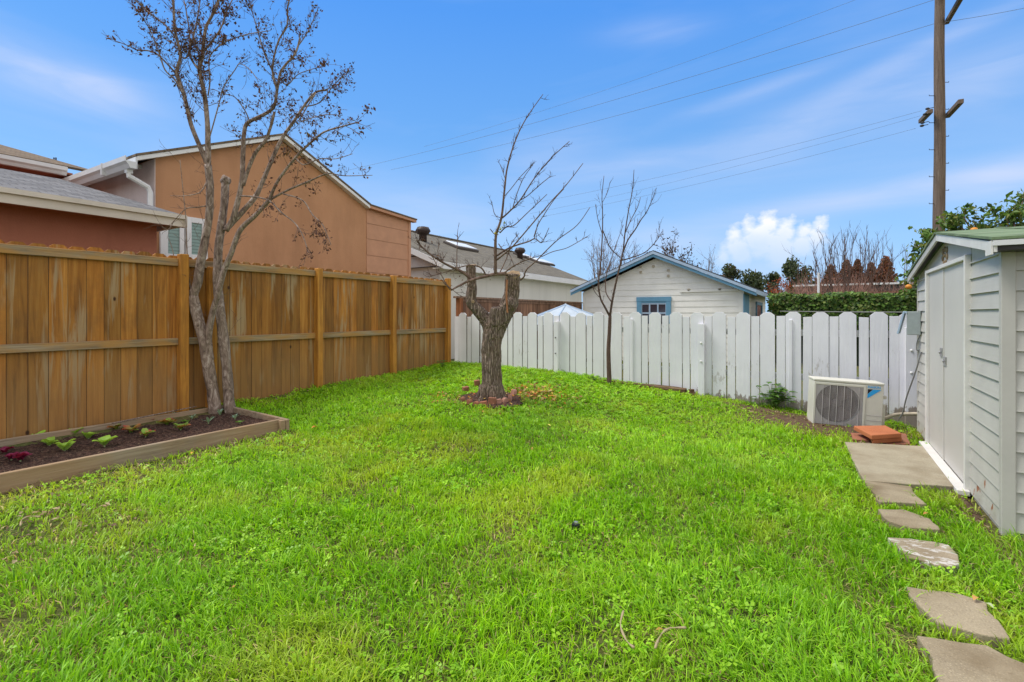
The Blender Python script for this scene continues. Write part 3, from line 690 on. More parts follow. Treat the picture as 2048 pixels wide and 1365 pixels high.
slab('paver', [(1733, 862), (1790, 862), (1804, 875), (1745, 880)], .045, M['paver'], 'middle terracotta paver of the stack, just under the top one', 'paver', pg, .075)
slab('paver', [(1707, 852), (1771, 851), (1803, 867), (1743, 871)], .045, M['paver'], 'bright terracotta paver topmost of the stack by the air conditioner', 'paver', pg, .125)
# ------------------------------------------------------------------ slab and stepping stones
tag(slab('concrete_slab', [(1690, 884), (1780, 889), (1857, 893), (1874, 918), (1909, 973), (1820, 968), (1728, 961), (1706, 920)], .06, M['concrete'], None, None, None, .04, rag=.008), 'pale worn concrete slab lying before the shed door', 'slab')
sg = 'stepping stones beside the shed'
SS = [([(1729, 962), (1818, 972), (1847, 1007), (1760, 1004)], 'brown stepping stone touching the concrete slab', 'stone'),
      ([(1754, 1018), (1810, 1019), (1860, 1037), (1880, 1059), (1816, 1055), (1773, 1040)], 'small pale stepping stone, second from the concrete slab', 'stone'),
      ([(1776, 1074), (1816, 1075), (1897, 1090), (1923, 1128), (1879, 1132), (1816, 1114)], 'stepping stone blotched with whitish lichen', 'stonepale'),
      ([(1811, 1174), (1922, 1188), (1968, 1205), (2024, 1277), (1966, 1271), (1866, 1242)], 'large plain stepping stone between the lichened one and the nearest one', 'stone'),
      ([(1833, 1270), (1972, 1291), (2070, 1335), (2160, 1420), (2190, 1560), (1990, 1500), (1880, 1360)], 'nearest stepping stone, dark stained, cut by the bottom of the photo', 'stone')]
for pl, lb, mt in SS: slab('stepping_stone', pl, .05, M[mt], lb, 'stepping stone', sg, .034, rag=.022)
# ------------------------------------------------------------------ raised bed
t = empty('raised_bed', (-5.4, 1.5, .1), 'low raised garden bed of grey boards filled with dark soil by the left fence', 'garden bed')
BX0, BX1, BY0, BY1 = -5.99, -4.83, -2.2, 3.23
mb = MB(); mb.box((BX1-.038, BY0, .04), (BX1, BY1-.001, .24)); mb.build('board', M['oldwood'], t, bevel=.005)
mb = MB(); mb.box((BX0, BY0, .08), (BX0+.035, BY1-.001, .272)); mb.build('board', M['oldwood'], t, bevel=.005)
mb = MB(); mb.prism([(BX0-.01, BY1, .05), (BX1+.06, BY1, .02), (BX1+.06, BY1, .238), (BX0-.01, BY1, .275)], (0, .036, 0)); mb.build('board', M['oldwood'], t, bevel=.005)
mb = MB(); mb.box((BX1+.002, BY1-.06, .0), (BX1+.05, BY1-.002, .235)); mb.build('corner_stake', M['oldwood'], t, bevel=.005)
mb = MB(); nx, ny = 46, 190
mb.add([(BX0+.036+(BX1-BX0-.075)*i/nx, BY0+.02+(BY1-BY0-.022)*j/ny, .212-(i/nx)*.025+.010*mnoise.noise(Vector((i*.5, j*.5, 0)))+.010*mnoise.noise(Vector((i*.17, j*.17, 4)))) for j in range(ny+1) for i in range(nx+1)],
       [(j*(nx+1)+i, j*(nx+1)+i+1, (j+1)*(nx+1)+i+1, (j+1)*(nx+1)+i) for j in range(ny) for i in range(nx)])
mb.build('soil', M['soil'], t, smooth=True)
mb = MB(); mb.tube([(-5.86, 2.1, .285), (-5.93, 2.6, .30), (-6.02, 2.95, .30)], [.008, .007, .004], 5); tag(mb.build('stick', M['bark']), 'thin stick lying on the back board of the garden bed', 'stick')
def bedpt(x, y): return G0(x, y, .205)
def G0(x, y, z): return P(x, y, (CH-z)/((y-HY)/FPX))
def leafstrip(mb, base, az, L, wd, droop, rise, c1, c2, n=4, ruf=.0):
    d = Vector((math.cos(az), math.sin(az), 0)); s = Vector((-d.y, d.x, 0)); vs = []; cols = []
    for i in range(n+1):
        k = i/n; c = base+d*L*k*(math.cos(rise)+.3*k)+Vector((0, 0, 1))*(L*math.sin(rise)*k-droop*L*k*k)
        ww = wd*math.sin(math.pi*min(1, .12+.86*k))**.7*.5
        col = tuple(a+(b-a)*k for a, b in zip(c1, c2))
        for j, q in enumerate((-1, 0, 1)):
            vs.append(c+s*ww*q+Vector((0, 0, abs(q)*ww*.45+ruf*random.uniform(-1, 1)*abs(q)))); cols.append(col)
    b = len(mb.v); mb.v += [tuple(q) for q in vs]; mb.c += cols; mb.usec = True
    fs = [(b+i*3+j, b+i*3+j+1, b+i*3+j+4, b+i*3+j+3) for i in range(n) for j in (0, 1)]
    mb.f += fs; mb.m += [0]*len(fs)
def veg(px, py, kind, label, name, cat, group):
    p = G0(px, py, .203); 
    if kind == 'green': n, L, wd, c1, c2, rs = 7, .105, .066, (.34, .50, .12), (.36, .62, .05), 1.15
    elif kind == 'mixed': n, L, wd, c1, c2, rs = 11, .092, .046, (.22, .40, .06), (.50, .14, .07), 1.05
    elif kind == 'red': n, L, wd, c1, c2, rs = 8, .075, .046, (.18, .02, .06), (.26, .015, .08), 1.15
    elif kind == 'kale': n, L, wd, c1, c2, rs = 5, .075, .022, (.28, .42, .26), (.26, .40, .30), 1.25
    else: n, L, wd, c1, c2, rs = 7, .045, .02, (.12, .26, .03), (.16, .34, .04), .9
    s = random.uniform(.85, 1.2); L *= s; wd *= s
    t = empty(name, p, label, cat, group); mb = MB(); a0 = random.random()*6
    for i in range(n):
        j = random.uniform(.75, 1.15); v = random.uniform(.8, 1.15); cc2 = tuple(q*v for q in c2)
        if kind == 'mixed' and random.random() < .4: cc2 = (.28*v, .42*v, .06)
        if kind == 'mixed' and random.random() < .25: cc2 = (.45*v, .05, .06)
        leafstrip(mb, p+Vector((0, 0, .004)), a0+i*2.4, L*j, wd*j, .35 if kind != 'kale' else .15, rs*random.uniform(.7, 1.2), c1, cc2, 5, .006)
    mb.build('leaves', M['leaf'], t, smooth=True)
    mb = MB(); mb.tube([p-Vector((0, 0, .02)), p+Vector((0, 0, .018))], .006, 6, (.35, .42, .22)); mb.build('stem', M['leaf'], t)
VG = 'seedlings planted in the raised bed'
for x, y, k, lb in ((75, 880, 'green', 'bright green lettuce, tall and loose, just right of the dark red seedlings'), (99, 892, 'green', 'bright green lettuce with a white stalk, close behind the one standing alone at the board'), (130, 902, 'green', 'broad bright green lettuce standing alone nearest the front board'),
                    (150, 872, 'green', 'small green lettuce with one tiny rosy leaf near the back board'), (177, 878, 'green', 'green lettuce with reddish tips and a pale stalk'), (209, 892, 'green', 'lone pale green lettuce in the middle, nearest the front board after the row'),
                    (232, 860, 'mixed', 'red and green lettuce at the left end of the red group, near the back board'), (262, 866, 'mixed', 'red and green lettuce in the middle of the red group'), (291, 874, 'mixed', 'red edged lettuce with a crimson left side nearest the front board'),
                    (295, 846, 'mixed', 'olive green lettuce by the back board above the red group'), (334, 851, 'mixed', 'small green lettuce with orange tips between the olive one and the bushy one'), (361, 860, 'mixed', 'bushy green lettuce with pink outer leaves, last of the lettuces toward the tree'),
                    (9, 908, 'red', 'dark red seedling at the left edge of the photo'), (23, 920, 'red', 'dark red seedling nearest the front board'), (41, 922, 'red', 'dark red seedling rightmost of the dark red ones'),
                    (353, 837, 'kale', 'blue green cabbage seedling nearest the lettuces, by the back board'), (384, 840, 'kale', 'tall blue green cabbage seedling in the back row'), (373, 846, 'sprout', 'tiny grey green seedling at the foot of a tall cabbage seedling'), (417, 847, 'kale', 'pale cabbage seedling nearest the front board'),
                    (410, 829, 'kale', 'faint grey cabbage seedling deepest by the back board'), (440, 832, 'kale', 'cabbage seedling with a reddish leaf near the tree'), (470, 839, 'kale', 'spindly pale cabbage seedling rightmost in the bed'), (480, 847, 'sprout', 'low patch of tiny green sprouts at the front board near the bed corner')):
    n_, c_ = {'green': ('lettuce', 'lettuce'), 'mixed': ('lettuce', 'lettuce'), 'red': ('red_seedling', 'seedling'), 'kale': ('cabbage_seedling', 'seedling'), 'sprout': ('sprout', 'sprout')}[k]
    veg(x, y, k, lb, n_, c_, VG)
# ------------------------------------------------------------------ ring of edging bricks
TC = Vector((-3.75, 5.56, 0)); TC.z = gz(TC.x, TC.y)
rg = 'edging bricks ringed round the stump tree'
RB = [(927, 806, .06, .10, 'brick', 'small reddish edging brick, leftmost of the front arc'), (938, 811, .07, .10, 'brick', 'mossy scalloped brick next to the leftmost of the front arc'), (952, 814, .075, .09, 'brick', 'round topped mossy brick third in the front arc'),
      (968, 815, .09, .10, 'brick', 'wide pale round topped edging brick left of the tall block'), (983, 812, .10, .14, 'brick', 'tall squared dark red block in the front arc before the trunk'), (997, 811, .075, .105, 'brickpink', 'pink scalloped brick just right of the tall block'),
      (1009, 809, .09, .115, 'brickpink', 'middle pink scalloped brick of the right arc'), (1021, 804, .085, .13, 'brickpink', 'pink scalloped brick with the highest peak, right side'), (1026, 793, .07, .13, 'brickpink', 'pink edging brick at the far right, turned edge on'),
      (931, 784, .09, .10, 'brick', 'dark mossy block standing left behind the ring'), (955, 773, .085, .13, 'brick', 'dark broken block standing behind the trunk, left')]
for x, y, wd, h, mt, lb in RB:
    h *= .78
    p = G(x, y); th = math.atan2(p.y-TC.y, p.x-TC.x)+math.pi/2
    mb = MB(); flat = 'block' in lb; prof = []
    if flat: prof = [(-wd/2, -.04), (wd/2, -.04), (wd/2, h), (-wd/2, h*.95)]
    else: prof = [(-wd/2, -.04), (wd/2, -.04), (wd/2, h*.6)]+[(wd/2*math.cos(a), h*.6+h*.4*math.sin(a)) for a in (.5, 1., 1.57, 2.1, 2.6)]+[(-wd/2, h*.6)]
    Mx = Matrix.Translation(p) @ Matrix.Rotation(th, 4, 'Z') @ Matrix.Rotation(random.uniform(-.2, .2), 4, 'Y') @ Matrix.Rotation(random.uniform(-.25, .25), 4, 'X')
    mb.prism([(a, -.025, b) for a, b in prof], (0, .05, 0), M=Mx)
    tag(mb.build('edging_brick', M[mt], bevel=.005, seg=2), lb, 'brick', rg)
mb = MB(); vs = [TC+Vector((0, 0, .045))]; n = 28
for k in range(n): a = 2*math.pi*k/n; q = TC+Vector((math.cos(a)*.44, math.sin(a)*.44, 0)); q.z = gz(q.x, q.y)+.02+.01*mnoise.noise(q*6); vs.append(q)
mb.add(vs, [(0, 1+k, 1+(k+1)%n) for k in range(n)]); tag(mb.build('tree_soil', M['soil'], smooth=True), kind='structure')
mb = MB()   # bare dirt by the air conditioner and along the fences
def patch(cx, cy, rx, ry, rot=0, n=26):
    vs = [(cx, cy, gz(cx, cy)+.016)]
    for ring_ in (.5, 1.):
        for k in range(n):
            a = 2*math.pi*k/n; rr = ring_*(1+.28*mnoise.noise(Vector((math.cos(a)*2+cx, math.sin(a)*2+cy, ring_))))
            x, y = rx*rr*math.cos(a), ry*rr*math.sin(a); x, y = x*math.cos(rot)-y*math.sin(rot)+cx, x*math.sin(rot)+y*math.cos(rot)+cy
            vs.append((x, y, gz(x, y)+(.012 if ring_ < 1 else -.012)))
    mb.add(vs, [(0, 1+k, 1+(k+1)%n) for k in range(n)]+[(1+k, 1+n+k, 1+n+(k+1)%n, 1+(k+1)%n) for k in range(n)])
patch(.05, 7.05, 1.05, .55, .2); patch(.55, 6.3, .38, .65, 0); patch(-.75, 7.45, .7, .25, 0)
patch(.88, 5.4, .06, 1.2, 0)
tag(mb.build('dirt', M['dirt'], smooth=True), kind='structure')
# ------------------------------------------------------------------ tan stucco house
HX = -9.0; HA, HP, HB, HE = 3.80, 5.97, 8.14, 9.60; ZA, ZPK, ZB2, ZE2 = 3.86, 4.80, 3.83, 3.74
t = empty('stucco_house', (-11, 5, 0), 'tan stucco house with a pointed gable, white gutters and a low grey shingled wing', 'house')
mb = MB(); mb.prism([(HX, HA, 0), (HX, HB, 0), (HX, HB, ZB2-.03), (HX, HP, ZPK-.05), (HX, HA, ZA-.03)], (-7, 0, 0)); mb.build('gable_wall', M['tan'], t)
mb = MB(); mb.box((-13, HA-.012, 0), (HX-.004, HA-.001, ZA-.05)); mb.build('side_wall', M['pink'], t)
mb = MB()
zs = [0, .8, 1.45, 1.95, 2.32, 2.72, 3.10, 3.46]
for a, b in zip(zs, zs[1:]+[3.86]):
    mb.prism([(HX+.0, HB+.002, a+.004), (HX+.016, HB+.002, a+.004), (HX+.008, HB+.002, min(b, 3.80)), (HX, HB+.002, min(b, 3.80))], (0, HE-HB-.09, 0))
mb.build('lap_siding', M['tansid'], t)
mb = MB(); mb.box((-15, HB+.003, 0), (HX-.002, HE-.02, 3.72)); mb.build('extension_wall', M['tansid'], t)
mb = MB(); mb.box((HX-.02, HE-.088, 0), (HX+.03, HE, 3.73)); mb.build('corner_board', M['tansid'], t)
def xslope(mb, x0, x1, ya, za, yb, zb, th):
    mb.prism([(x0, ya, za), (x0, yb, zb), (x0, yb, zb+th), (x0, ya, za+th)], (x1-x0, 0, 0))
mb = MB(); s = (ZPK-ZA)/(HP-HA)
xslope(mb, HX+.14, -16, HA-.32, ZA-.32*s+.035, HP, ZPK+.035, .035); xslope(mb, HX+.14, -16, HP, ZPK+.035, HB+.02, ZB2+.035, .035); xslope(mb, HX+.14, -16, HB+.02, ZB2+.035, HE+.12, ZE2+.03, .03)
mb.build('gable_roof', M['brownroof'], t)
mb = MB(); xslope(mb, HX+.002, HX+.128, HA-.30, ZA-.30*s-.035, HP, ZPK-.035, .065); xslope(mb, HX+.002, HX+.128, HP, ZPK-.035, HB, ZB2-.035, .065); mb.build('barge_board', M['plainwhite'], t)
mb = MB(); xslope(mb, HX+.002, HX+.128, HB+.002, ZB2-.03, HE+.1, ZE2-.035, .06); mb.build('barge_board', M['tansid'], t)
def gutter(mb, a, b, out, w=.12, h=.13):
    a = Vector(a); b = Vector(b); o = Vector(out)
    pr = [(0, 0), (w*.55, 0), (w*.75, h*.35), (w, h*.55), (w, h), (w-.012, h), (w-.012, h*.6), (0, h*.6)]
    mb.prism([a+o*p+Vector((0, 0, q)) for p, q in pr], b-a)
mb = MB(); gutter(mb, (-11.7, HA-.33, ZA-.31), (HX+.16, HA-.33, ZA-.31), (0, -1, 0), .14, .17)
mb.box((-11.7, HA-.325, ZA-.30), (HX+.13, HA-.30, ZA-.12)); mb.box((HX-.7, HA-.478, ZA-.315), (HX-.66, HA-.32, ZA-.13)); mb.build('gutter', M['gutter'], t)
mb = MB(); mb.box((HX-.05, HA-.40, ZA-.36), (HX+.03, HA-.32, ZA-.30)); mb.tube([(HX-.01, HA-.36, ZA-.34), (HX-.01, HA-.36, ZA-.4), (HX-.01, HA-.10, ZA-.52), (HX-.01, HA-.07, ZA-.6), (HX-.01, HA-.07, .2)], .04, 8); mb.build('downspout', M['plainwhite'], t)
mb = MB(); c = P(281, 337, 8.2); mb.box((c.x-.05, HA-.12, c.z-.02), (c.x+.06, HA-.02, c.z+.04)); mb.ball((c.x-.1, HA-.16, c.z), .06, sq=(1.2, 1, .7)); mb.ball((c.x+.1, HA-.18, c.z-.02), .06, sq=(1, 1, .8)); mb.build('floodlight', M['plainwhite'], t)
# upper main roof at far left
mb = MB(); mb.prism([(-11.25, -5, 3.90), (-11.25, 3.9, 3.90), (-13.5, 2.9, 4.60), (-13.5, -5, 4.60)], (0, 0, .04)); mb.build('upper_roof', M['brownroof'], t)
mb = MB(); gutter(mb, (-11.26, -5, 3.76), (-11.26, 3.35, 3.76), (1, 0, 0), .13, .14); mb.build('gutter', M['gutter'], t)
mb = MB(); mb.box((-14, -5, 0), (-11.75, 3.78, 3.85)); mb.build('upper_wall', M['redstucco'], t)
mb = MB(); mb.box((-11.75, -5, 3.80), (-11.24, 3.45, 3.83)); mb.build('soffit', M['redstucco'], t)
for x, y, nm in ((78, 322, 0), (108, 326, 1), (112, 326, 1)):
    p = P(x, y, 9.6); mb = MB()
    if nm == 0: mb.box((p.x-.09, p.y-.09, p.z-.08), (p.x+.09, p.y+.09, p.z+.05))
    else: mb.tube([(p.x, p.y, p.z-.1), (p.x, p.y, p.z+.10)], .012, 5)
    mb.build('roof_vent' if nm == 0 else 'antenna', M['plainwhite'] if nm == 0 else M['darkmetal'], t)
# low wing with hip roof
mb = MB(); mb.box((-12, -5, 0), (-8.02, 3.40, 2.62)); mb.build('wing_wall', M['redstucco'], t)
mb = MB(); E1 = (-7.55, 3.56, 2.72); mb.add([(-7.55, -5, 2.72), E1, (-9.6, 2.80, 3.35), (-9.6, -5, 3.35), (-11.4, 3.56, 2.72)], [(0, 1, 2, 3), (1, 4, 2)]); mb.build('wing_roof', M['greyroof'], t)
mb = MB(); mb.box((-7.60, -5, 2.56), (-7.56, 3.54, 2.712)); mb.box((-7.559, -5, 2.665), (-7.52, 3.56, 2.722)); mb.box((-9.0, 3.505, 2.56), (-7.601, 3.54, 2.70)); mb.box((-7.63, 3.5401, 2.555), (-7.515, 3.565, 2.715)); mb.build('fascia', M['fascia'], t)
mb = MB(); mb.box((-8.02, -5, 2.60), (-7.605, 3.5, 2.62)); mb.build('soffit', M['redstucco'], t)
# white framed window
def windowX(X, ya, yb, za, zb, fm, gm, parent, muls=(), fw=.06, out=.04):
    mb = MB()
    mb.box((X+.001, ya, za), (X+out, ya+fw, zb)); mb.box((X+.001, yb-fw, za), (X+out, yb, zb)); mb.box((X+.001, ya+fw, za), (X+out, yb-fw, za+fw)); mb.box((X+.001, ya+fw, zb-fw), (X+out, yb-fw, zb))
    for m in muls: mb.box((X+.001, m-fw*.4, za+fw), (X+out-.005, m+fw*.4, zb-fw))
    f = mb.build('window', fm, parent, bevel=.004)
    mb = MB(); mb.box((X+.001, ya+fw*.5, za+fw*.5), (X+out-.025, yb-fw*.5, zb-fw*.5)); mb.build('pane', gm, f); return f
windowX(HX, onX(318, HX), onX(366, HX), zat(HX, onX(340, HX), 517), zat(HX, onX(340, HX), 442), M['plainwhite'], M['glassblind'], t, [onX(330, HX)], .07, .05)
windowX(HX, onX(367, HX)+.01, onX(412, HX), zat(HX, onX(390, HX), 521), zat(HX, onX(390, HX), 437), M['plainwhite'], M['glassblind'], t, [], .09, .06)
# ------------------------------------------------------------------ cream house with long olive roof
DX, DR = -9.0, -13.0
t = empty('cream_house', (-11, 16, 0), 'cream walled house with a long olive brown shingle roof, behind the stump tree', 'house')
DY0, DY1 = 10.9, 21.6
mb = MB(); mb.box((-16.8, DY0+.3, 0), (DX-.35, DY1-.3, 2.72)); mb.build('wall', M['panel'], t)
mb = MB(); mb.prism([(DX-.35, DY0+.299, 2.7), (-16.6, DY0+.299, 2.7), (DR, DY0+.299, 4.28)], (0, -.05, 0)); mb.build('gable', M['cream'], t)
for zz in (2.0, 2.35, 2.7, 3.05):
    mb = MB(); mb.box((-12, DY0+.225, zz), (DX-.45, DY0+.246, zz+.025)); mb.build('batten', M['flash'], t)
mb = MB(); sl = .4
mb.add([(DX, DY0, 2.82), (DX, DY1, 2.82), (DR, DY1, 4.42), (DR, DY0, 4.42), (-17, DY0, 2.82), (-17, DY1, 2.82)], [(0, 1, 2, 3), (3, 2, 5, 4)])
y = DY0
while y < DY1: mb.box((DR-.09, y, 4.41), (DR+.09, y+.22, 4.455)); y += .25
mb.build('roof', M['oliveroof'], t)
mb = MB(); mb.box((DX-.02, DY0, 2.62), (DX+.02, DY1, 2.815)); mb.build('fascia', M['plainwhite'], t)
mb = MB(); mb.prism([(DX, DY0-.001, 2.64), (DX, DY0-.001, 2.81), (DR, DY0-.001, 4.41), (DR, DY0-.001, 4.24)], (0, -.03, 0)); mb.build('barge_board', M['plainwhite'], t)
mb = MB(); mb.box((DX-.36, DY0, 2.63), (DX-.03, DY1, 2.65)); mb.build('soffit', M['cream'], t)
for px, X in ((846, -11.5), (1040, -11.6)):
    Y = onX(px, X); zr = 2.82+.4*(DX-X); mb = MB()
    mb.lathe([(.13, -.12), (.13, .22), (.16, .24)], (X, Y, zr), 16)
    v_ = mb.build('turbine_vent', M['rustmetal'], t, smooth=True)
    mb = MB(); mb.lathe([(.14, .22), (.20, .25), (.245, .33), (.235, .40), (.17, .47), (.05, .50)], (X, Y, zr), 20)
    for k in range(20):
        a = 2*math.pi*k/20; mb.tube([(X+.15*math.cos(a), Y+.15*math.sin(a), zr+.24), (X+.252*math.cos(a), Y+.252*math.sin(a), zr+.34), (X+.18*math.cos(a+.1), Y+.18*math.sin(a+.1), zr+.475)], .008, 4)
    mb.build('turbine_head', M['rustmetal'], v_, smooth=True)
def onroof(px, X, L, Wd):
    Y = onX(px, X); z = 2.82+.4*(DX-X); Mx = Matrix.Translation((X, Y, z)) @ Matrix.Rotation(math.atan(.4), 4, 'Y')
    mb = MB(); mb.box((-Wd/2, -L/2, 0), (Wd/2, L/2, .09), M=Mx); s = mb.build('skylight', M['flash'], t, bevel=.01)
    mb = MB(); mb.box((-Wd/2+.06, -L/2+.06, .09), (Wd/2-.06, L/2-.06, .13), M=Mx); mb.build('pane', M['skylight'], s, bevel=.015)
onroof(922, -11.55, 1.3, .75); onroof(1082, -11.5, 1.6, .75); onroof(1046, -12.2, 1.0, .6)
# ------------------------------------------------------------------ pale garage with blue trim
GY, GX0, GX1, GY2 = 14.0, -6.08, -1.69, 20.2
t = empty('garage', ((GX0+GX1)/2, 17, 0), 'small cream lap sided garage with blue gable trim behind the white pickets', 'garage')
GP = fx(1312, GY); zpk = zat(GP, GY, 517); zeL = zat(GX0, GY, 583); 
mb = MB(); mb.prism([(GX0, GY, 0), (GX1, GY, 0), (GX1, GY, 2.03), (GP, GY, zpk), (GX0, GY, 2.0)], (0, GY2-GY, 0)); mb.build('wall', M['cream'], t)
slp = (zpk-2.0)/(GP-GX0)
mb = MB(); z = .1
while z < zpk-.05:
    h = min(.16, zpk-z); xl = GX0 if z < 2.0 else GX0+(z-2.0)/slp; xr = GX1 if z < 2.03 else GX1-(z-2.03)/((zpk-2.03)/(GX1-GP)); 
    xl2 = GX0 if z+h < 2.0 else GX0+(z+h-2.0)/slp; xr2 = GX1 if z+h < 2.03 else GX1-(z+h-2.03)/((zpk-2.03)/(GX1-GP))
    mb.add([(xl, GY-.016, z), (xr, GY-.016, z), (xr2, GY-.004, z+h), (xl2, GY-.004, z+h), (xl, GY-.001, z), (xr, GY-.001, z)], [(0, 1, 2, 3), (4, 5, 1, 0)])
    z += h
mb.build('front_siding', M['cream'], t)
mb = MB(); z = .1
while z < 1.95: mb.prism([(GX1+.001, GY, z), (GX1+.022, GY, z), (GX1+.003, GY, z+.16)], (0, GY2-GY-.01, 0)); z += .16
mb.build('side_siding', M['cream'], t)
mb = MB(); mb.box((GX0-.02, GY-.03, 0), (GX0+.07, GY-.0225, 2.0)); mb.build('corner_board', M['cream'], t); mb = MB(); mb.box((GX1-.09, GY-.035, 0), (GX1+.035, GY-.0225, 2.02)); mb.build('corner_board', M['cream'], t)
OVx, OVy = .30, .28
zl = zat(GX0-OVx, GY-OVy, 583); zr = 1.90
mb = MB(); top = zat(GP, GY-OVy, 503)
pts = [(GX0-OVx, zl), (GP, top-.03), (GX1+OVx+.05, zr+.02)]
for (a, b) in ((pts[0], pts[1]), (pts[1], pts[2])): mb.prism([(a[0], GY-OVy, a[1]+.02), (b[0], GY-OVy, b[1]+.02), (b[0], GY-OVy, b[1]+.06), (a[0], GY-OVy, a[1]+.06)], (0, GY2-GY+.6, 0))
mb.build('roof', M['darkroof'], t)
mb = MB(); mb2 = MB()
for (a, b) in ((pts[0], pts[1]), (pts[1], pts[2])):
    mb.prism([(a[0], GY-OVy-.012, a[1]-.045), (b[0], GY-OVy-.012, b[1]-.045), (b[0], GY-OVy-.012, b[1]+.03), (a[0], GY-OVy-.012, a[1]+.03)], (0, -.025, 0))
    mb2.prism([(a[0], GY-OVy+.01, a[1]-.125), (b[0], GY-OVy+.01, b[1]-.125), (b[0], GY-OVy+.01, b[1]-.05), (a[0], GY-OVy+.01, a[1]-.05)], (0, -.02, 0))
mb.build('barge_board', M['paleblue'], t); mb2.build('trim_board', M['blue'], t)
mb = MB(); mb.box((GX1+OVx+.03, GY-OVy, zr-.06), (GX1+OVx+.055, GY2+.3, zr+.05)); mb.build('eave_board', M['paleblue'], t)
wx0, wx1 = fx(1274, GY-.04), fx(1342, GY-.04); wt = zat(wx0, GY, 595); wb = wt-.75
mb = MB(); f_ = .13
mb.box((wx0, GY-.06, wb), (wx0+f_, GY-.024, wt-.12)); mb.box((wx1-f_, GY-.06, wb), (wx1, GY-.024, wt-.12)); mb.box((wx0-.01, GY-.065, wt-.12), (wx1+.01, GY-.024, wt))
mb.box((wx0+f_, GY-.05, wt-.17), (wx1-f_, GY-.024, wt-.12)); wf = mb.build('window', M['blue'], t)
mb = MB(); n = 3; ww = (wx1-wx0-2*f_)
for i in range(4): mb.box((wx0+f_+ww*i/3-.02, GY-.045, wb), (wx0+f_+ww*i/3+.02, GY-.026, wt-.17))
for z in (wt-.21, wt-.47): mb.box((wx0+f_, GY-.043, z), (wx1-f_, GY-.026, z+.04))
mb.build('muntins', M['paleblue'], wf)
mb = MB(); mb.box((wx0+f_, GY-.034, wb), (wx1-f_, GY-.024, wt-.17)); mb.build('pane', M['glass'], wf)
mb = MB(); mb.box((fx(1360, GY), GY-.05, zat(fx(1400, GY), GY, 584.5)), (GX1-.1, GY-.023, zat(fx(1400, GY), GY, 580))); mb.build('ledger', M['cream'], t)
for x, y in ((1282, 534), (1282, 545), (1337, 541), (1337, 552), (1307, 533), (1378, 580), (1440, 579)):
    X = fx(x, GY); z = zat(X, GY, y); mb = MB(); mb.box((X-.03, GY-.05, z-.03), (X+.03, GY-.023, z+.03)); mb.build('hook', M['pvc'], t)
y0, y1 = onX(1487, GX1+.03), onX(1497, GX1+.03)
mb = MB(); mb.box((GX1+.023, y0, 0), (GX1+.05, y1, 1.86)); mb.build('door', M['blue'], t)
f = windowX(GX1+.022, onX(1510, GX1), onX(1522, GX1), .9, 1.72, M['blue'], M['glass'], t, [], .1, .03)
# ------------------------------------------------------------------ patio umbrella
uc = P(1131, 610, 10.9); r8 = 1.15
t = empty('patio_umbrella', (uc.x, uc.y, 0), 'pale blue white patio umbrella top peeking over the white pickets', 'umbrella')
mb = MB(); n = 8; vs = [uc]
for k in range(n): a = 2*math.pi*(k+.3)/n; vs.append(uc+Vector((r8*math.cos(a), r8*math.sin(a), -.42)))
mb.add(vs, [(0, 1+k, 1+(k+1)%n) for k in range(n)]); mb.add([v-Vector((0, 0, .004)) for v in [Vector(q) for q in vs]], [(0, 1+(k+1)%n, 1+k) for k in range(n)])
mb.build('canopy', M['canvas'], t)
for k in range(n):
    mb = MB(); mb.tube([Vector(vs[0])+Vector((0, 0, .006)), Vector(vs[1+k])+Vector((0, 0, .006))], .014, 5); mb.build('rib', M['paleblue'], t)
mb = MB(); mb.tube([(uc.x, uc.y, 0), (uc.x, uc.y, uc.z+.03)], .02, 8); mb.build('pole', M['gutter'], t)
# ------------------------------------------------------------------ far flat building, poles, wires
t = empty('flat_roof_building', (6, 48, 0), 'long low grey brown building with a thin white roof edge, beyond the hedge', 'building')
mb = MB(); mb.box((-1.5, 45, 0), (18, 52, 3.35)); mb.build('wall', M['redstucco'], t)
mb = MB(); mb.box((-1.8, 44.4, 3.45), (18.3, 52.4, 3.58)); mb.build('roof', M['gutter'], t)
mb = MB(); mb.box((-1.6, 44.6, 3.0), (18.1, 44.9, 3.449)); mb.build('fascia', M['darkroof'], t)
mb = MB(); mb.box((0.2, 44.97, .6), (3.5, 45.0, 2.6)); mb.build('window', M['glass'], t)
p = P(1637, 590, 17); mb = MB(); mb.tube([(p.x, p.y, 0), (p.x, p.y, zat(p.x, p.y, 546))], .035, 8); tag(mb.build('white_post', M['plainwhite']), 'thin white metal post standing behind the hedge', 'post')
# utility pole
UX, UY = 2.9, 18.6
t = empty('utility_pole', (UX, UY, 0), 'tall brown wooden utility pole with slanting crossarms behind the shed', 'utility pole')
mb = MB(); mb.tube([(UX+.02*(i/16)+.01*math.sin(i), UY, .8*i) for i in range(17)], [.16-.0035*i for i in range(17)], 14); mb.build('pole', M['polewood'], t, smooth=True)
def arm(x, y0, z0, y1, z1, th=.06, nm='crossarm'):
    mb = MB(); mb.prism([(x-th, y0, z0-.06), (x+th, y0, z0-.06), (x+th, y0, z0+.06), (x-th, y0, z0+.06)], (0, y1-y0, z1-z0)); return mb.build(nm, M['polewood'], t, bevel=.01)
def zpole(x, y, ypx): return zat(x, y, ypx)
la = arm(UX-.24, UY-.35, zat(UX, UY-.35, 219), UY+1.25, zat(UX, UY+1.25, 240))
ra = arm(UX+.24, UY-1.3, zat(UX, UY-1.3, 207), UY+.35, zat(UX, UY+.35, 236))
arm(UX+.22, UY-1.6, zat(UX, UY-1.6, -4), UY+.3, zat(UX, UY+.3, 50), .05, 'brace')
arm(UX-.0, UY-1.7, zat(UX, UY-1.7, -12), UY+1.6, zat(UX, UY+1.6, -12), .06)
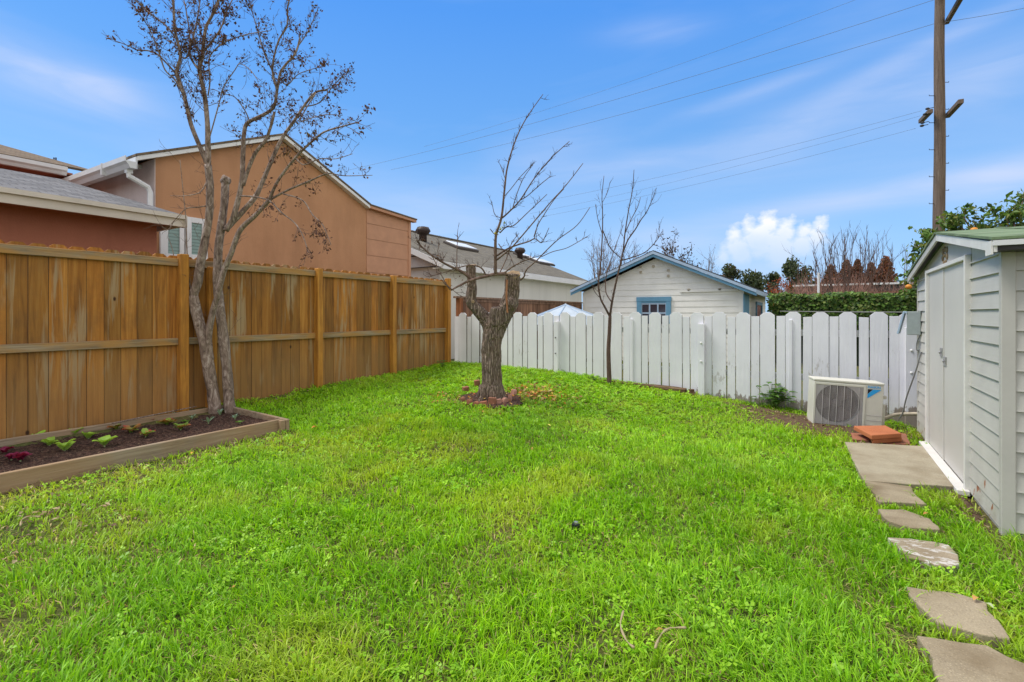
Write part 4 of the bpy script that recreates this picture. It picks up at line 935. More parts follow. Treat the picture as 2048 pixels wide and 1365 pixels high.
for x, y in ((1855, 218), (1850, 229), (1845, 246), (1844, 252)):
    c = P(x, y, 14.3); mb = MB(); mb.ball(c, .045, n=8, m=5, sq=(1.2, .8, .8)); mb.tube([c, c+Vector((.14, 0, .01))], .01, 4); mb.build('insulator', M['darkmetal'], t)
for i in range(14):
    y = 165+i*27; s = -1 if i % 2 else 1
    c = Vector((UX, UY, zat(UX, UY, y))); mb = MB(); r = .15
    mb.tube([c+Vector((s*r*.8*CS, s*r*.8*SN, 0)), c+Vector((s*(r+.13)*CS, s*(r+.13)*SN, 0)), c+Vector((s*(r+.13)*CS, s*(r+.13)*SN, .03))], .009, 4); mb.build('step', M['darkmetal'], t)
def wire(a, b, sag, label, r=.012):
    a = Vector(a); b = Vector(b); mb = MB()
    r *= .6; mb.tube([a.lerp(b, i/40)-Vector((0, 0, sag*4*(i/40)*(1-i/40))) for i in range(41)], r, 4)
    tag(mb.build('power_line', M['wire']), label, 'power line', 'power lines strung from the utility pole')
def wfit(x0, y0, x1, y1, Z0, dy, lab, r=.012):
    a = P(x0, y0, Z0); # follow the -X direction from a until column x1
    q = (x1-CX)/FPX; dX, dY = -1., dy
    # solve (a+s*d) column = q
    A_ = a.x*CS+a.y*SN-q*(-a.x*SN+a.y*CS); B_ = dX*CS+dY*SN-q*(-dX*SN+dY*CS); s = -A_/B_
    X, Y = a.x+s*dX, a.y+s*dY; z = zat(X, Y, y1)
    k = 1.35; b = Vector((a.x+s*dX*k, a.y+s*dY*k, a.z+(z-a.z)*k)); wire(a, b, .012*(b-a).length, lab, r)
wfit(1868, 48, 960, 292, 14.3, 0., 'upper power line meeting the pole just below the top of the photo', .011)
wfit(1905, -12, 880, 287, 13.4, 0., 'long power line crossing highest behind the tall tree shoot tip', .011)
wfit(1790, -30, 1010, 238, 14.3, .02, 'faint power line nearest the top edge of the sky', .008)
wfit(1843, 222, 1210, 372, 14.3, 0., 'uppermost of the thin lines leaving the lower crossarm', .007)
wfit(1841, 232, 1210, 390, 14.6, 0., 'middle thin line leaving the lower crossarm', .006)
wfit(1832, 257, 1210, 403, 15.0, 0., 'lowest thin line leaving the lower crossarm', .007)
wire(P(1892, 44, 14.1), P(2300, -45, 13.5), .1, 'power line running off to the right of the pole', .011)
mb = MB(); mb.tube([P(1560, 623, 9.5), P(1700, 624.5, 9.0), P(1845, 625, 8.3)], .008, 5); tag(mb.build('top_wire', M['cable']), 'grey wire stretched low in front of the green hedge', 'wire')
# ------------------------------------------------------------------ trees
def limb(mb, pts, z0, z1, r0, r1, n=8, rough=.12, col=None, sub=5, wob=0.):
    "limb seen through picture points, from depth z0 to z1, radius in metres"
    m = len(pts); p3 = [P(x, y, z0+(z1-z0)*i/(m-1)) for i, (x, y) in enumerate(pts)]
    sp = spline(p3, sub); N = len(sp)
    if wob: sp = [q+Vector([mnoise.noise(q*3.+Vector((j*9, 0, 0)))*wob for j in range(3)]) for q in sp]
    mb.tube(sp, [r0+(r1-r0)*(i/(N-1))**.9 for i in range(N)], n, rough=rough, seed=random.random()*50)
    return sp
def twigs(mb, sp, count, L, r, depth, upb=.5, leaves=None, rnd=random, out=None, start=.2, nn=4, lp=.5, splay=1.):
    "side shoots off a limb; collects leaf places"
    N = len(sp)
    for k in range(count):
        i = min(N-2, int((start+(1-start)*rnd.random())*(N-1))); p = sp[i]
        tdir = (sp[i+1]-sp[i]).normalized()
        d = (tdir*.8+Vector((rnd.gauss(0, 1), rnd.gauss(0, 1), rnd.gauss(0, .8)+upb))*.62*splay).normalized()
        l = L*rnd.uniform(.45, 1.2); pts = [p]; q = p.copy(); ns = 5
        for j in range(ns):
            d = (d+Vector((rnd.gauss(0, .16), rnd.gauss(0, .16), rnd.gauss(0, .12)+upb*.10))).normalized()
            q = q+d*l/ns; pts.append(q.copy())
        mb.tube(pts, [max(r*(1-.75*j/ns), .0016) for j in range(ns+1)], nn, cap=False)
        if leaves is not None:
            for j in range(1, ns+1):
                if rnd.random() < lp: leaves.append((pts[j], d.copy()))
        if depth > 0: twigs(mb, pts, rnd.choice((1, 2, 3)), l*.55, r*.6, depth-1, upb, leaves, rnd, out, .25, 3, lp, splay)
def leafquads(mb, spots, size, cols, rnd=random, droop=.5, per=(1, 3), curl=.3, spread=.03):
    for p, d in spots:
        for _ in range(rnd.randint(*per)):
            c = rnd.choice(cols); k = rnd.uniform(.7, 1.3); c = tuple(q*k for q in c)
            s = size*rnd.uniform(.6, 1.25)
            a = Vector((rnd.gauss(0, 1), rnd.gauss(0, 1), rnd.gauss(0, 1)-droop)).normalized(); b = a.orthogonal().normalized()
            b = Matrix.Rotation(rnd.random()*6.28, 3, a) @ b; nrm = a.cross(b)
            o = p+Vector((rnd.gauss(0, spread), rnd.gauss(0, spread), rnd.gauss(0, spread)))
            mb.add([o, o+a*s*.45+b*s*.27+nrm*s*curl*.5, o+a*s, o+a*s*.45-b*s*.27+nrm*s*curl*.5], [(0, 1, 2), (0, 2, 3)], c)
# --- multi stemmed tree at the raised bed
rt = random.Random(11)
tb = P(440, 812, 5.78)
t = empty('bare_tree', (tb.x, tb.y, gz(tb.x, tb.y)), 'leggy bare tree with pale mottled stems and a few dry leaves, behind the garden bed', 'tree')
mb = MB(); L = {}
Z = 5.72
L['a'] = limb(mb, [(430, 828), (428, 800), (419, 745), (410, 690), (394, 630), (386, 592)], Z, Z-.02, .070, .053, 12, .2)
L['a2'] = limb(mb, [(386, 594), (396, 560), (402, 522), (411, 477), (418, 432), (420, 375), (416, 330)], Z-.02, Z-.1, 0.0493, 0.0361, 12, .15)
L['a3'] = limb(mb, [(417, 335), (402, 299), (382, 249), (368, 190), (354, 146), (361, 111), (350, 59), (346, -10)], Z-.1, Z-.3, 0.0266, 0.0118, 8)
L['a4'] = limb(mb, [(416, 335), (416, 293), (415, 249), (409, 190), (399, 141), (405, 111), (411, 59), (425, 30), (442, -10)], Z-.1, Z-.2, 0.0311, 0.0118, 8)
L['b'] = limb(mb, [(461, 828), (458, 800), (453, 735), (444, 650), (438, 600), (435, 560), (438, 487), (447, 425), (452, 362)], Z+.06, Z+.15, 0.0616, 0.0394, 12, .2)
L['c'] = limb(mb, [(421, 720), (417, 678), (424, 630), (436, 590), (447, 545), (463, 505), (480, 461), (512, 430), (540, 399)], Z, Z-.25, 0.0370, 0.0222, 10, .15)
L['b2'] = limb(mb, [(452, 458), (466, 444), (490, 418), (512, 392), (530, 352), (555, 295), (570, 268), (590, 240), (607, 214), (630, 186), (656, 180)], Z+.12, Z+.45, 0.0355, 0.0104, 10)
L['b3'] = limb(mb, [(452, 462), (466, 436), (476, 400), (484, 357), (486, 300), (489, 262), (497, 245), (534, 226), (549, 211), (555, 176), (563, 141), (590, 108), (600, 76)], Z+.12, Z+.0, 0.0326, 0.0096, 9)
L['b4'] = limb(mb, [(486, 372), (498, 335), (512, 305), (531, 281), (541, 255), (549, 224)], Z+.1, Z+.0, 0.0222, 0.0148, 8)
L['b5'] = limb(mb, [(555, 180), (547, 158), (546, 128), (557, 82), (574, 52), (576, 10), (590, -20)], Z, Z-.2, 0.0133, 0.0067, 6)
L['c2'] = limb(mb, [(538, 401), (556, 362), (590, 317), (622, 285), (650, 264), (690, 252), (715, 245)], Z-.25, Z-.7, 0.0178, 0.0059, 7)
L['c3'] = limb(mb, [(538, 401), (575, 381), (620, 362), (655, 348), (690, 352), (745, 351)], Z-.25, Z-.5, 0.0133, 0.0030, 6)
L['c4'] = limb(mb, [(480, 392), (515, 395), (540, 403), (562, 425), (590, 447), (607, 475), (616, 505)], Z-.1, Z-.6, 0.0104, 0.0044, 6)
L['c5'] = limb(mb, [(566, 388), (605, 401), (625, 430), (645, 450), (662, 490)], Z-.3, Z-.7, 0.0089, 0.0037, 6)
L['d'] = limb(mb, [(349, 144), (317, 111), (297, 102), (276, 101), (252, 90), (230, 82)], Z-.2, Z-.5, 0.0096, 0.0037, 6)
L['d2'] = limb(mb, [(353, 78), (335, 55), (311, 35), (285, 15), (262, -8)], Z-.2, Z-.4, 0.0089, 0.0052, 6)
L['d3'] = limb(mb, [(361, 111), (371, 117), (380, 95), (378, 60), (372, 20), (365, -10)], Z-.25, Z-.1, 0.0089, 0.0052, 6)
L['d4'] = limb(mb, [(416, 192), (420, 160), (418, 120), (432, 98), (460, 80), (500, 68), (540, 62)], Z-.15, Z-.4, 0.0089, 0.0037, 6)
L['d5'] = limb(mb, [(415, 290), (427, 248), (440, 200), (447, 175), (470, 140), (480, 128), (500, 140), (515, 160)], Z-.15, Z-.5, 0.0081, 0.0037, 6)
L['d6'] = limb(mb, [(500, 245), (490, 222), (470, 195), (448, 188), (425, 178)], Z, Z-.2, 0.0074, 0.0030, 6)
L['d7'] = limb(mb, [(632, 186), (655, 170), (668, 180), (640, 205), (600, 240), (580, 262), (620, 235), (680, 228)][:1]+[(600, 240), (625, 236), (650, 230), (685, 231)], Z+.3, Z+.2, 0.0074, 0.0037, 6)
L['d8'] = limb(mb, [(560, 160), (575, 170), (595, 150), (620, 140), (650, 132)], Z, Z-.2, 0.0074, 0.0030, 6)
L['d9'] = limb(mb, [(590, 315), (608, 330), (640, 318), (672, 318), (705, 308)], Z-.4, Z-.6, 0.0074, 0.0030, 6)
L['f1'] = limb(mb, [(398, 141), (380, 110), (388, 70), (396, 30), (402, -10)], Z-.2, Z, .012, .006, 6)
L['f2'] = limb(mb, [(368, 190), (350, 160), (330, 140), (316, 100), (300, 60), (280, 30)], Z-.25, Z-.6, .009, .004, 6)
L['f3'] = limb(mb, [(549, 150), (530, 110), (515, 60), (500, 10)], Z, Z-.2, .010, .004, 6)
L['f4'] = limb(mb, [(411, 100), (440, 60), (455, 20), (470, -10)], Z-.15, Z-.1, .010, .005, 6)
L['f5'] = limb(mb, [(598, 90), (612, 70), (622, 50), (636, 20)], Z, Z-.1, .007, .003, 6)
L['f6'] = limb(mb, [(607, 214), (640, 205), (668, 170), (690, 150)], Z+.4, Z+.4, .008, .004, 6)
L['e'] = limb(mb, [(385, 598), (372, 585), (355, 545), (345, 500), (337, 476)], Z, Z-.15, .008, .003, 5)
L['e2'] = limb(mb, [(386, 592), (378, 560), (374, 500), (372, 440), (366, 380), (360, 320)], Z, Z-.2, .010, .003, 5)
L['e3'] = limb(mb, [(413, 365), (400, 385), (372, 392), (340, 392)], Z-.1, Z-.3, .008, .003, 5)
L['e4'] = limb(mb, [(413, 412), (395, 415), (372, 418), (350, 440), (335, 460), (318, 447)], Z-.1, Z-.3, .008, .003, 5)
for c, r in ((P(381, 588, Z-.03), .034), (P(452, 362, Z+.15), .056), (P(448, 540, Z), .03)): mb.ball(c, r, jit=.4)
trunk = mb.build('trunk', M['bark'], t, smooth=True)
mb = MB(); LV = []; LV2 = []
for k, (c, l, r, dp, up, lv) in {'a3': (22, .42, .006, 2, .55, 1), 'a4': (26, .42, .006, 2, .5, 1), 'b2': (16, .40, .0055, 2, .4, 1), 'b3': (20, .36, .006, 2, .4, 1), 'b4': (5, .3, .005, 1, .4, 1),
     'b5': (15, .34, .005, 2, .4, 1), 'c2': (14, .32, .005, 2, .2, 1), 'c3': (10, .22, .004, 1, .2, 1), 'c4': (8, .26, .0045, 2, -.5, 2), 'c5': (7, .24, .004, 2, -.6, 2), 'd': (5, .2, .004, 1, .1, 1),
     'd2': (10, .3, .005, 2, .3, 1), 'd3': (10, .3, .005, 2, .5, 1), 'd4': (11, .24, .004, 2, .2, 1), 'd5': (9, .22, .004, 1, .1, 1), 'd6': (6, .2, .004, 1, .1, 1), 'd7': (9, .24, .004, 2, .2, 1),
     'f1': (12, .3, .005, 2, .5, 1), 'f2': (9, .3, .004, 2, .3, 1), 'f3': (11, .3, .004, 2, .4, 1), 'f4': (10, .3, .004, 2, .5, 1), 'f5': (6, .2, .004, 1, .4, 1), 'f6': (8, .25, .004, 2, .3, 1), 'd8': (9, .24, .004, 2, .4, 1), 'd9': (7, .2, .004, 1, .2, 1), 'e2': (5, .25, .003, 1, .3, 0), 'e3': (4, .25, .003, 1, .2, 0), 'e4': (5, .25, .003, 1, .1, 0), 'a2': (7, .35, .004, 1, .4, 0), 'b': (8, .35, .004, 1, .4, 0), 'c': (4, .3, .004, 1, .4, 0)}.items():
    twigs(mb, L[k], int(c*1.8), l*.82, r*.62, dp, up, {0: None, 1: LV, 2: LV2}[lv], rt, start=.12 if k[0] in 'cde' else .3)
mb.build('twigs', M['twig'], t)
mb = MB(); rt.shuffle(LV)
leafquads(mb, LV[:int(len(LV)*.20)], .036, [(.12, .05, .03), (.16, .075, .03), (.07, .035, .025), (.14, .10, .04)], rt, .6, (1, 2), spread=.012)
# clustered tufts of leaves
cl = [LV[i] for i in range(0, len(LV), 26)]
leafquads(mb, cl, .04, [(.12, .045, .03), (.15, .07, .03), (.08, .035, .025)], rt, .6, (3, 8), spread=.03)
leafquads(mb, LV2[::3], .034, [(.13, .06, .045), (.18, .09, .06), (.09, .04, .03)], rt, .8, (1, 2), spread=.015)
mb.build('dry_leaves', M['dry'], t)
# --- pruned stump tree
Z = 6.70
t = empty('stump_tree', (TC.x, TC.y, TC.z), 'thick forked tree with furrowed bark and sawn off limbs, sprouting thin whips', 'tree')
mb = MB()
def fat(pts, z0, z1, rs, sub=5):
    m = len(pts); p3 = [P(x, y, z0+(z1-z0)*i/(m-1)) for i, (x, y) in enumerate(pts)]; sp = spline(p3, sub); N = len(sp)
    rr = [float(np.interp(i/(N-1)*(m-1), range(m), rs))*Z/1000 for i in range(N)]
    mb.tube(sp, rr, 20, rough=.16, seed=random.random()*20); return sp
fat([(985, 812), (984, 795), (984, 760), (982, 720), (984, 680), (988, 652)], Z, Z, [25, 21.5, 20.5, 20, 20, 21.5])
fat([(986, 668), (972, 640), (953, 618), (942, 603), (944, 575), (943, 553), (942, 533)], Z, Z+.05, [18, 13, 11.5, 11.5, 9.8, 9.4, 10])
fat([(988, 668), (1000, 640), (1014, 618), (1022, 596), (1024, 575), (1025, 548)], Z, Z-.1, [21, 19.5, 18, 16, 15, 15])
fat([(992, 650), (992, 632), (993, 615)], Z-.06, Z-.10, [16, 14, 10])
mb.ball(P(1022, 608, Z-.17), .075, jit=.5); mb.ball(P(992, 648, Z-.02), .125, jit=.2)
for a in range(6):
    th = a*1.05+.3; q = TC+Vector((math.cos(th)*.12, math.sin(th)*.12, .04)); mb.tube([q+Vector((0, 0, .16)), q+Vector((math.cos(th)*.04, math.sin(th)*.04, 0)), q+Vector((math.cos(th)*.16, math.sin(th)*.16, -.07))], [.05, .05, .02], 8)
trunk = mb.build('trunk', M['furrow'], t, smooth=True)
rm = trunk.modifiers.new('rm', 'REMESH'); rm.mode = 'VOXEL'; rm.voxel_size = .011; rm.use_smooth_shade = True
sm_ = trunk.modifiers.new('sm', 'SMOOTH'); sm_.iterations = 4; sm_.factor = .6
tx = bpy.data.textures.new('barkdisp', 'CLOUDS'); tx.noise_scale = .045; tx.noise_depth = 3
dm = trunk.modifiers.new('d', 'DISPLACE'); dm.texture = tx; dm.strength = .014; dm.mid_level = .5; dm.texture_coords = 'LOCAL'
def disc(c, r, nrm, th, m, name, jit=.12):
    nrm = Vector(nrm).normalized(); a = nrm.orthogonal().normalized(); b = nrm.cross(a); mb = MB()
    mb.prism([Vector(c)+(a*math.cos(k*.3927)+b*math.sin(k*.3927))*r*(1+jit*math.sin(k*2.3)) for k in range(16)], nrm*th); return mb.build(name, m, t, bevel=.004)
disc(P(1026, 551, Z-.1), .098, (-.1+.3, -.45, .75), .02, M['cutwood'], 'sawn_face')
disc(P(942, 533, Z+.05), .072, (0, -.2, 1), .02, M['cutwood'], 'sawn_face')
disc(P(946, 604, Z-.065), .022, (.5, -.85, .1), .02, M['cutwood'], 'knot')
mb = MB(); mb.tube(spline([P(1014, 560, Z-.21), P(1013, 590, Z-.225), P(1014, 612, Z-.23), P(1015, 626, Z-.235)]), [.012]*25, 6); mb.build('scar', M['redscar'], t)
mb = MB(); W = []
def wh(pts, z0, z1, r0, r1, tw=0, tl=.1, n=6): 
    sp = limb(mb, pts, z0, z1, r0*1.1, max(r1, .0038), n, .1); W.append((sp, tw, tl)); return sp
wh([(1012, 548), (990, 549), (972, 553), (942, 561), (922, 570), (902, 581)], Z-.18, Z-.5, .024, .010, 6, n=8)
wh([(944, 560), (925, 545), (900, 533), (875, 519), (850, 500), (832, 480)], Z-.32, Z-.6, .020, .006, 16, .17)
wh([(972, 551), (962, 536), (940, 531), (912, 537), (893, 544), (872, 550), (858, 555)], Z-.3, Z-.5, .010, .004, 8, .12)
wh([(905, 580), (893, 569), (880, 545), (868, 520), (856, 505), (838, 492)], Z-.5, Z-.6, .006, .003, 6)
wh([(900, 580), (890, 567)], Z-.5, Z-.55, .006, .003, 2); wh([(905, 580), (918, 590), (935, 598)], Z-.5, Z-.4, .004, .003, 1)
wh([(991, 548), (991, 510), (992, 472), (1003, 435), (1009, 380), (1015, 334), (1031, 281), (1052, 238), (1086, 189)], Z-.25, Z-.6, .021, .0025, 22, .10, 8)
wh([(1003, 437), (1014, 428), (1040, 401), (1068, 358), (1101, 318), (1139, 283)], Z-.3, Z-.8, .011, .0025, 12, .12)
wh([(1040, 401), (1055, 392), (1080, 370), (1101, 353)], Z-.45, Z-.7, .006, .0025, 4)
wh([(1025, 418), (1035, 385), (1048, 355), (1066, 330)], Z-.3, Z-.6, .006, .0025, 3)
wh([(1009, 393), (1022, 378), (1040, 355), (1064, 330)], Z-.4, Z-.5, .005, .0025, 2)
wh([(1000, 466), (1012, 455), (1028, 451), (1055, 426), (1094, 389)], Z-.3, Z-.7, .008, .0025, 8, .1)
wh([(994, 520), (1010, 507), (1025, 494), (1062, 451), (1101, 405), (1132, 371), (1166, 327)], Z-.3, Z-.9, .011, .0025, 8, .1)
wh([(1068, 474), (1076, 450), (1088, 430), (1108, 400), (1128, 378)], Z-.6, Z-.8, .006, .0025, 2)
wh([(994, 512), (1015, 498), (1036, 490), (1056, 484), (1070, 478), (1082, 486), (1088, 478), (1098, 456)], Z-.3, Z-.7, .011, .003, 10, .1)
wh([(1040, 561), (1048, 554), (1053, 540), (1074, 521), (1092, 502), (1118, 478), (1154, 451), (1180, 415)], Z-.15, Z-.5, .010, .0025, 6, .1)
wh([(1083, 514), (1105, 504), (1132, 497), (1155, 485), (1175, 473)], Z-.3, Z-.5, .005, .002, 2)
wh([(1009, 546), (1025, 534), (1042, 525), (1060, 518), (1082, 511)], Z-.2, Z-.4, .010, .004, 6)
wh([(997, 488), (1010, 505), (1020, 512), (1028, 532)], Z-.3, Z-.4, .006, .003, 4); wh([(1000, 545), (1012, 520), (1022, 490), (1035, 470)], Z-.2, Z-.1, .007, .003, 5)
wh([(1003, 437), (990, 430), (985, 412), (983, 405)], Z-.3, Z-.35, .004, .002, 3); wh([(997, 470), (988, 468), (980, 458)], Z-.3, Z-.35, .004, .002, 3)
wh([(1011, 360), (1006, 345), (1001, 330)], Z-.4, Z-.45, .003, .002, 2)
wh([(913, 541), (914, 500), (915, 478), (915, 466)], Z-.5, Z-.5, .005, .002, 4); wh([(886, 525), (876, 505), (879, 488)], Z-.5, Z-.5, .004, .002, 3)
mb.build('branch', M['twig'], t, smooth=True)
mb = MB(); LV = []
for sp, tw, tl in W:
    if tw: twigs(mb, sp, int(tw*1.5), tl*1.15, .0042, 1, .5, LV, rt, start=.1, nn=3, lp=.12)
mb.build('twigs', M['twigdark'], t)
mb = MB(); leafquads(mb, LV[:34], .03, [(.14, .06, .03), (.10, .05, .03)], rt); p = P(1004, 458, Z-.4)
leafquads(mb, [(p, Vector((0, 0, 1)))]*4, .05, [(.45, .40, .03), (.35, .38, .05)], rt); mb.build('dry_leaves', M['dry'], t)
# --- thin tree against the white fence
Z = 7.82; tb = P(1218, 757, Z)
t = empty('sapling', (tb.x, tb.y, gz(tb.x, tb.y)), 'slender dark bare tree with upright shoots in front of the white pickets', 'tree')
mb = MB(); W = []
wh([(1219, 775), (1218, 745), (1217, 700), (1219, 660), (1220, 632)], Z, Z, .036, .025, 0, n=10)
wh([(1220, 634), (1210, 615), (1201, 597), (1197, 567), (1202, 520), (1205, 460), (1205, 420), (1204, 392), (1208, 352)], Z, Z-.1, .016, .004, 12, .2)
wh([(1220, 634), (1224, 605), (1231, 570), (1238, 540), (1246, 503), (1250, 467), (1257, 422), (1265, 380), (1268, 340)], Z, Z-.3, .019, .004, 12, .2)
wh([(1246, 505), (1256, 480), (1270, 460), (1282, 440), (1293, 425), (1303, 403), (1313, 376)], Z-.15, Z-.5, .012, .003, 12, .2)
wh([(1223, 604), (1212, 585), (1212, 555), (1222, 520), (1232, 490), (1247, 450)], Z, Z+.3, .009, .003, 8, .2)
wh([(1240, 522), (1262, 516), (1290, 505), (1312, 483), (1325, 462)], Z-.1, Z-.4, .010, .003, 8, .22)
wh([(1205, 460), (1213, 480), (1222, 498), (1241, 516)], Z-.05, Z-.1, .008, .008, 4, .2)
wh([(1205, 470), (1196, 440), (1191, 410)], Z-.05, Z, .006, .003, 3, .15); wh([(1205, 405), (1215, 385), (1220, 365)], Z-.1, Z-.1, .004, .002, 2)
wh([(1250, 467), (1262, 440), (1275, 415), (1281, 395)], Z-.2, Z-.1, .007, .003, 5, .2)
wh([(1201, 597), (1190, 585), (1184, 570)], Z, Z-.1, .005, .003, 2, .1)
mb.build('trunk', M['twigdark'], t, smooth=True)
mb = MB()
for sp, tw, tl in W:
    if tw: twigs(mb, sp, tw, tl*1.1, .0038, 1, .8, None, rt, start=.15, nn=3, splay=.75)
mb.build('twigs', M['twigdark'], t)
# --- generators for the trees beyond
def bare(name, px, pytop, Zc, base_w, spread, n, label, m, seed, up=1., r=.05, tl=.9, tw=5, stemh=.15, lf=None, dd=1, grp='bare trees beyond the fences', cat='tree'):
    rr = random.Random(seed); b = P(px, 600, Zc); b.z = 0; top = zat(b.x, b.y, pytop); sprd = spread*Zc/1000
    t = empty(name, b, label, cat, grp); mb = MB(); mt = MB(); LV = []
    hs = top*stemh; mb.tube([b-Vector((0, 0, .2)), b+Vector((0, 0, hs*.5)), b+Vector((0, 0, hs))], [r*1.5, r*1.25, r*1.1], 8)
    for k in range(n):
        a = rr.random()*6.283; q = math.sqrt(rr.random()); e = Vector((math.cos(a)*sprd*q, math.sin(a)*sprd*q, 0))
        h = top*(1-.25*q*q)*rr.uniform(.8, 1.0)
        p0 = b+Vector((0, 0, hs*rr.uniform(.6, 1.))); p3 = b+e+Vector((0, 0, h)); p1 = p0.lerp(p3, .35)+e*.18*up+Vector([rr.gauss(0, .06*sprd) for _ in range(3)]); p2 = p0.lerp(p3, .7)+e*.12*up+Vector([rr.gauss(0, .06*sprd) for _ in range(3)])
        sp = spline([p0, p1, p2, p3], 4); N = len(sp); mb.tube(sp, [r*.7*(1-.85*i/(N-1)) for i in range(N)], 5, cap=False)
        twigs(mt, sp, tw, tl, r*.22, dd, .8*up, LV, rr, start=.25, nn=3, lp=.5 if lf else 0, splay=.7)
    mb.build('trunk', m, t); mt.build('twigs', m, t)
    if lf:
        ml = MB(); leafquads(ml, LV, lf[0], lf[1], rr, .3, lf[2], spread=lf[0]*.8); ml.build('dry_leaves', M['dry'], t)
    return t
bare('bare_tree', 1695, 452, 25, 1, 86, 50, 'wide vase shaped bare tree rising above the hedge, largest of the distant bare ones', M['twigdark'], 3, 1.6, .055, .9, 6, .08)
bare('bare_tree', 1815, 470, 26, 1, 22, 7, 'sparse bare tree directly left of the shed roof', M['farbark'], 4, 1., .05, 1.0, 5, .3)
bare('bare_tree', 1203, 470, 30, 1, 26, 16, 'bare tree behind the garage roof, leftmost at the slender tree', M['farbark'], 5, .8, .07, 1.3, 6, .3, (.07, [(.12, .07, .05)], (0, 1)))
bare('bare_tree', 1262, 486, 31, 1, 30, 16, 'bare twiggy tree just left of the garage gable peak', M['farbark'], 6, .8, .07, 1.3, 6, .3, (.07, [(.12, .07, .05)], (0, 1)))
bare('bare_tree', 1352, 474, 32, 1, 36, 16, 'bare tree with dark leaf clusters just right of the garage gable peak', M['twigdark'], 8, .8, .09, 1.2, 7, .35, (.17, [(.10, .06, .035), (.07, .045, .03)], (1, 2)))
bare('bare_tree', 1412, 496, 33, 1, 18, 9, 'thin bare tree between the leafy clustered one and the evergreens', M['farbark'], 9, .8, .06, 1.1, 6, .3, (.08, [(.12, .07, .05)], (0, 1)))
for i, (px, py, sp_, lb) in enumerate(((1590, 566, 40, 'low reddish twiggy shrub left end behind the hedge'), (1640, 556, 46, 'reddish twiggy shrub behind the thin white post'), (1700, 560, 50, 'reddish twiggy shrub under the vase shaped bare tree'), (1760, 562, 48, 'reddish twiggy shrub before the reddish conifers'), (1815, 572, 36, 'reddish twiggy shrub beside the shed'))):
    bare('bare_shrub', px, py-11, 22.+i*.6, 1, sp_*1.1, 50, lb, M['redbark'], 20+i, 1.1, .028, .6, 8, .08, None, 1, 'reddish shrubs behind the hedge', 'shrub')
bare('red_leaved_tree', 1558, 556, 24, 1, 26, 14, 'small tree with rusty red autumn leaves behind the hedge', M['twig'], 31, .8, .03, .5, 6, .3, (.10, [(.32, .06, .02), (.42, .11, .03), (.22, .05, .03)], (1, 3)), 1, None)
def crown(name, px, ytop, ybot, wpx, Zc, label, cols, seed, n=2600, size=.5, shape='round', grp=None, trunkr=.25, holes=.45, m='leaf', lobes=9, zlow=None, cat='tree'):
    rr = random.Random(seed); b = P(px, 600, Zc); b.z = 0; zt = zat(b.x, b.y, ytop); zb = zat(b.x, b.y, ybot) if zlow is None else zlow; R_ = wpx/2*Zc/1000
    t = empty(name, b, label, cat, grp)
    mb = MB(); mb.tube([b-Vector((0, 0, .3)), b+Vector((0, 0, zb)), b+Vector((0, 0, zb+(zt-zb)*.8))], [trunkr, trunkr*.8, trunkr*.2], 8)
    L_ = []
    for k in range(lobes):
        if shape == 'cone':
            q = (k+.5)/lobes; L_.append((Vector((0, 0, zb+(zt-zb)*q)), R_*(1-q)**.85+.12*R_, (zt-zb)/lobes*1.1))
        else:
            a = rr.random()*6.28; q = rr.random(); h = rr.random(); w_ = math.sin(math.pi*(.18+.72*h))
            c = Vector((math.cos(a)*R_*.62*q**.5*w_, math.sin(a)*R_*.62*q**.5*w_, zb+(zt-zb)*(.14+.72*h))); L_.append((c, R_*rr.uniform(.42, .62), (zt-zb)*rr.uniform(.16, .26)))
            mb.tube([b+Vector((0, 0, zb*.9)), b+c*.6+Vector((0, 0, (zb*.3))), b+c], [trunkr*.4, trunkr*.25, .03], 5)
    mb.build('trunk', M['farbark'], t)
    ml = MB()
    for k in range(n):
        c, rx, rz = rr.choice(L_); d = Vector((rr.gauss(0, 1), rr.gauss(0, 1), rr.gauss(0, 1))).normalized()*rr.random()**.33
        p = b+c+Vector((d.x*rx, d.y*rx, d.z*rz))
        if mnoise.noise(p*(1.6/size)*.35) > holes-.15 and rr.random() < .8: continue
        cc = rr.choice(cols); v_ = rr.uniform(.75, 1.25)*(1+.35*mnoise.noise(p*.9)); cc = tuple(q*v_ for q in cc)
        a = Vector((rr.gauss(0, 1), rr.gauss(0, 1), rr.gauss(0, 1)-.3)).normalized(); q = Matrix.Rotation(rr.random()*6.28, 3, a) @ a.orthogonal().normalized()
        s = size*rr.uniform(.6, 1.3)
        ml.add([p-a*s*.5, p+q*s*.3, p+a*s*.5, p-q*s*.3], [(0, 1, 2, 3)], cc)
    ml.build('crown', M[m], t); return t
EG = 'evergreens on the skyline'
gc = [(.06, .085, .045), (.08, .11, .055), (.05, .07, .035), (.11, .13, .06)]
crown('evergreen_tree', 1457, 522, 575, 52, 82, 'round headed dark evergreen, leftmost on the skyline', gc+[(.12, .08, .05)], 41, 3000, .45, grp=EG, lobes=11, zlow=4.)
crown('evergreen_tree', 1511, 521, 580, 54, 80, 'rounded dark evergreen, second from the left on the skyline', gc, 42, 3200, .45, grp=EG, lobes=10, zlow=3.)
crown('evergreen_tree', 1547, 540, 585, 40, 84, 'small evergreen low between two taller ones', gc, 43, 1600, .45, grp=EG, lobes=7, zlow=3.)
crown('evergreen_tree', 1583, 516, 585, 52, 80, 'dark evergreen with an airy top, left of the widest pair', gc, 44, 2400, .45, grp=EG, lobes=9, zlow=3.)
crown('evergreen_tree', 1610, 516, 585, 56, 81, 'brownish green evergreen nearest the bare vase shaped tree', gc+[(.12, .06, .04)]*2, 45, 2600, .45, grp=EG, lobes=10, zlow=3.)
rc = [(.26, .105, .07), (.20, .085, .055), (.15, .09, .055), (.30, .14, .09)]
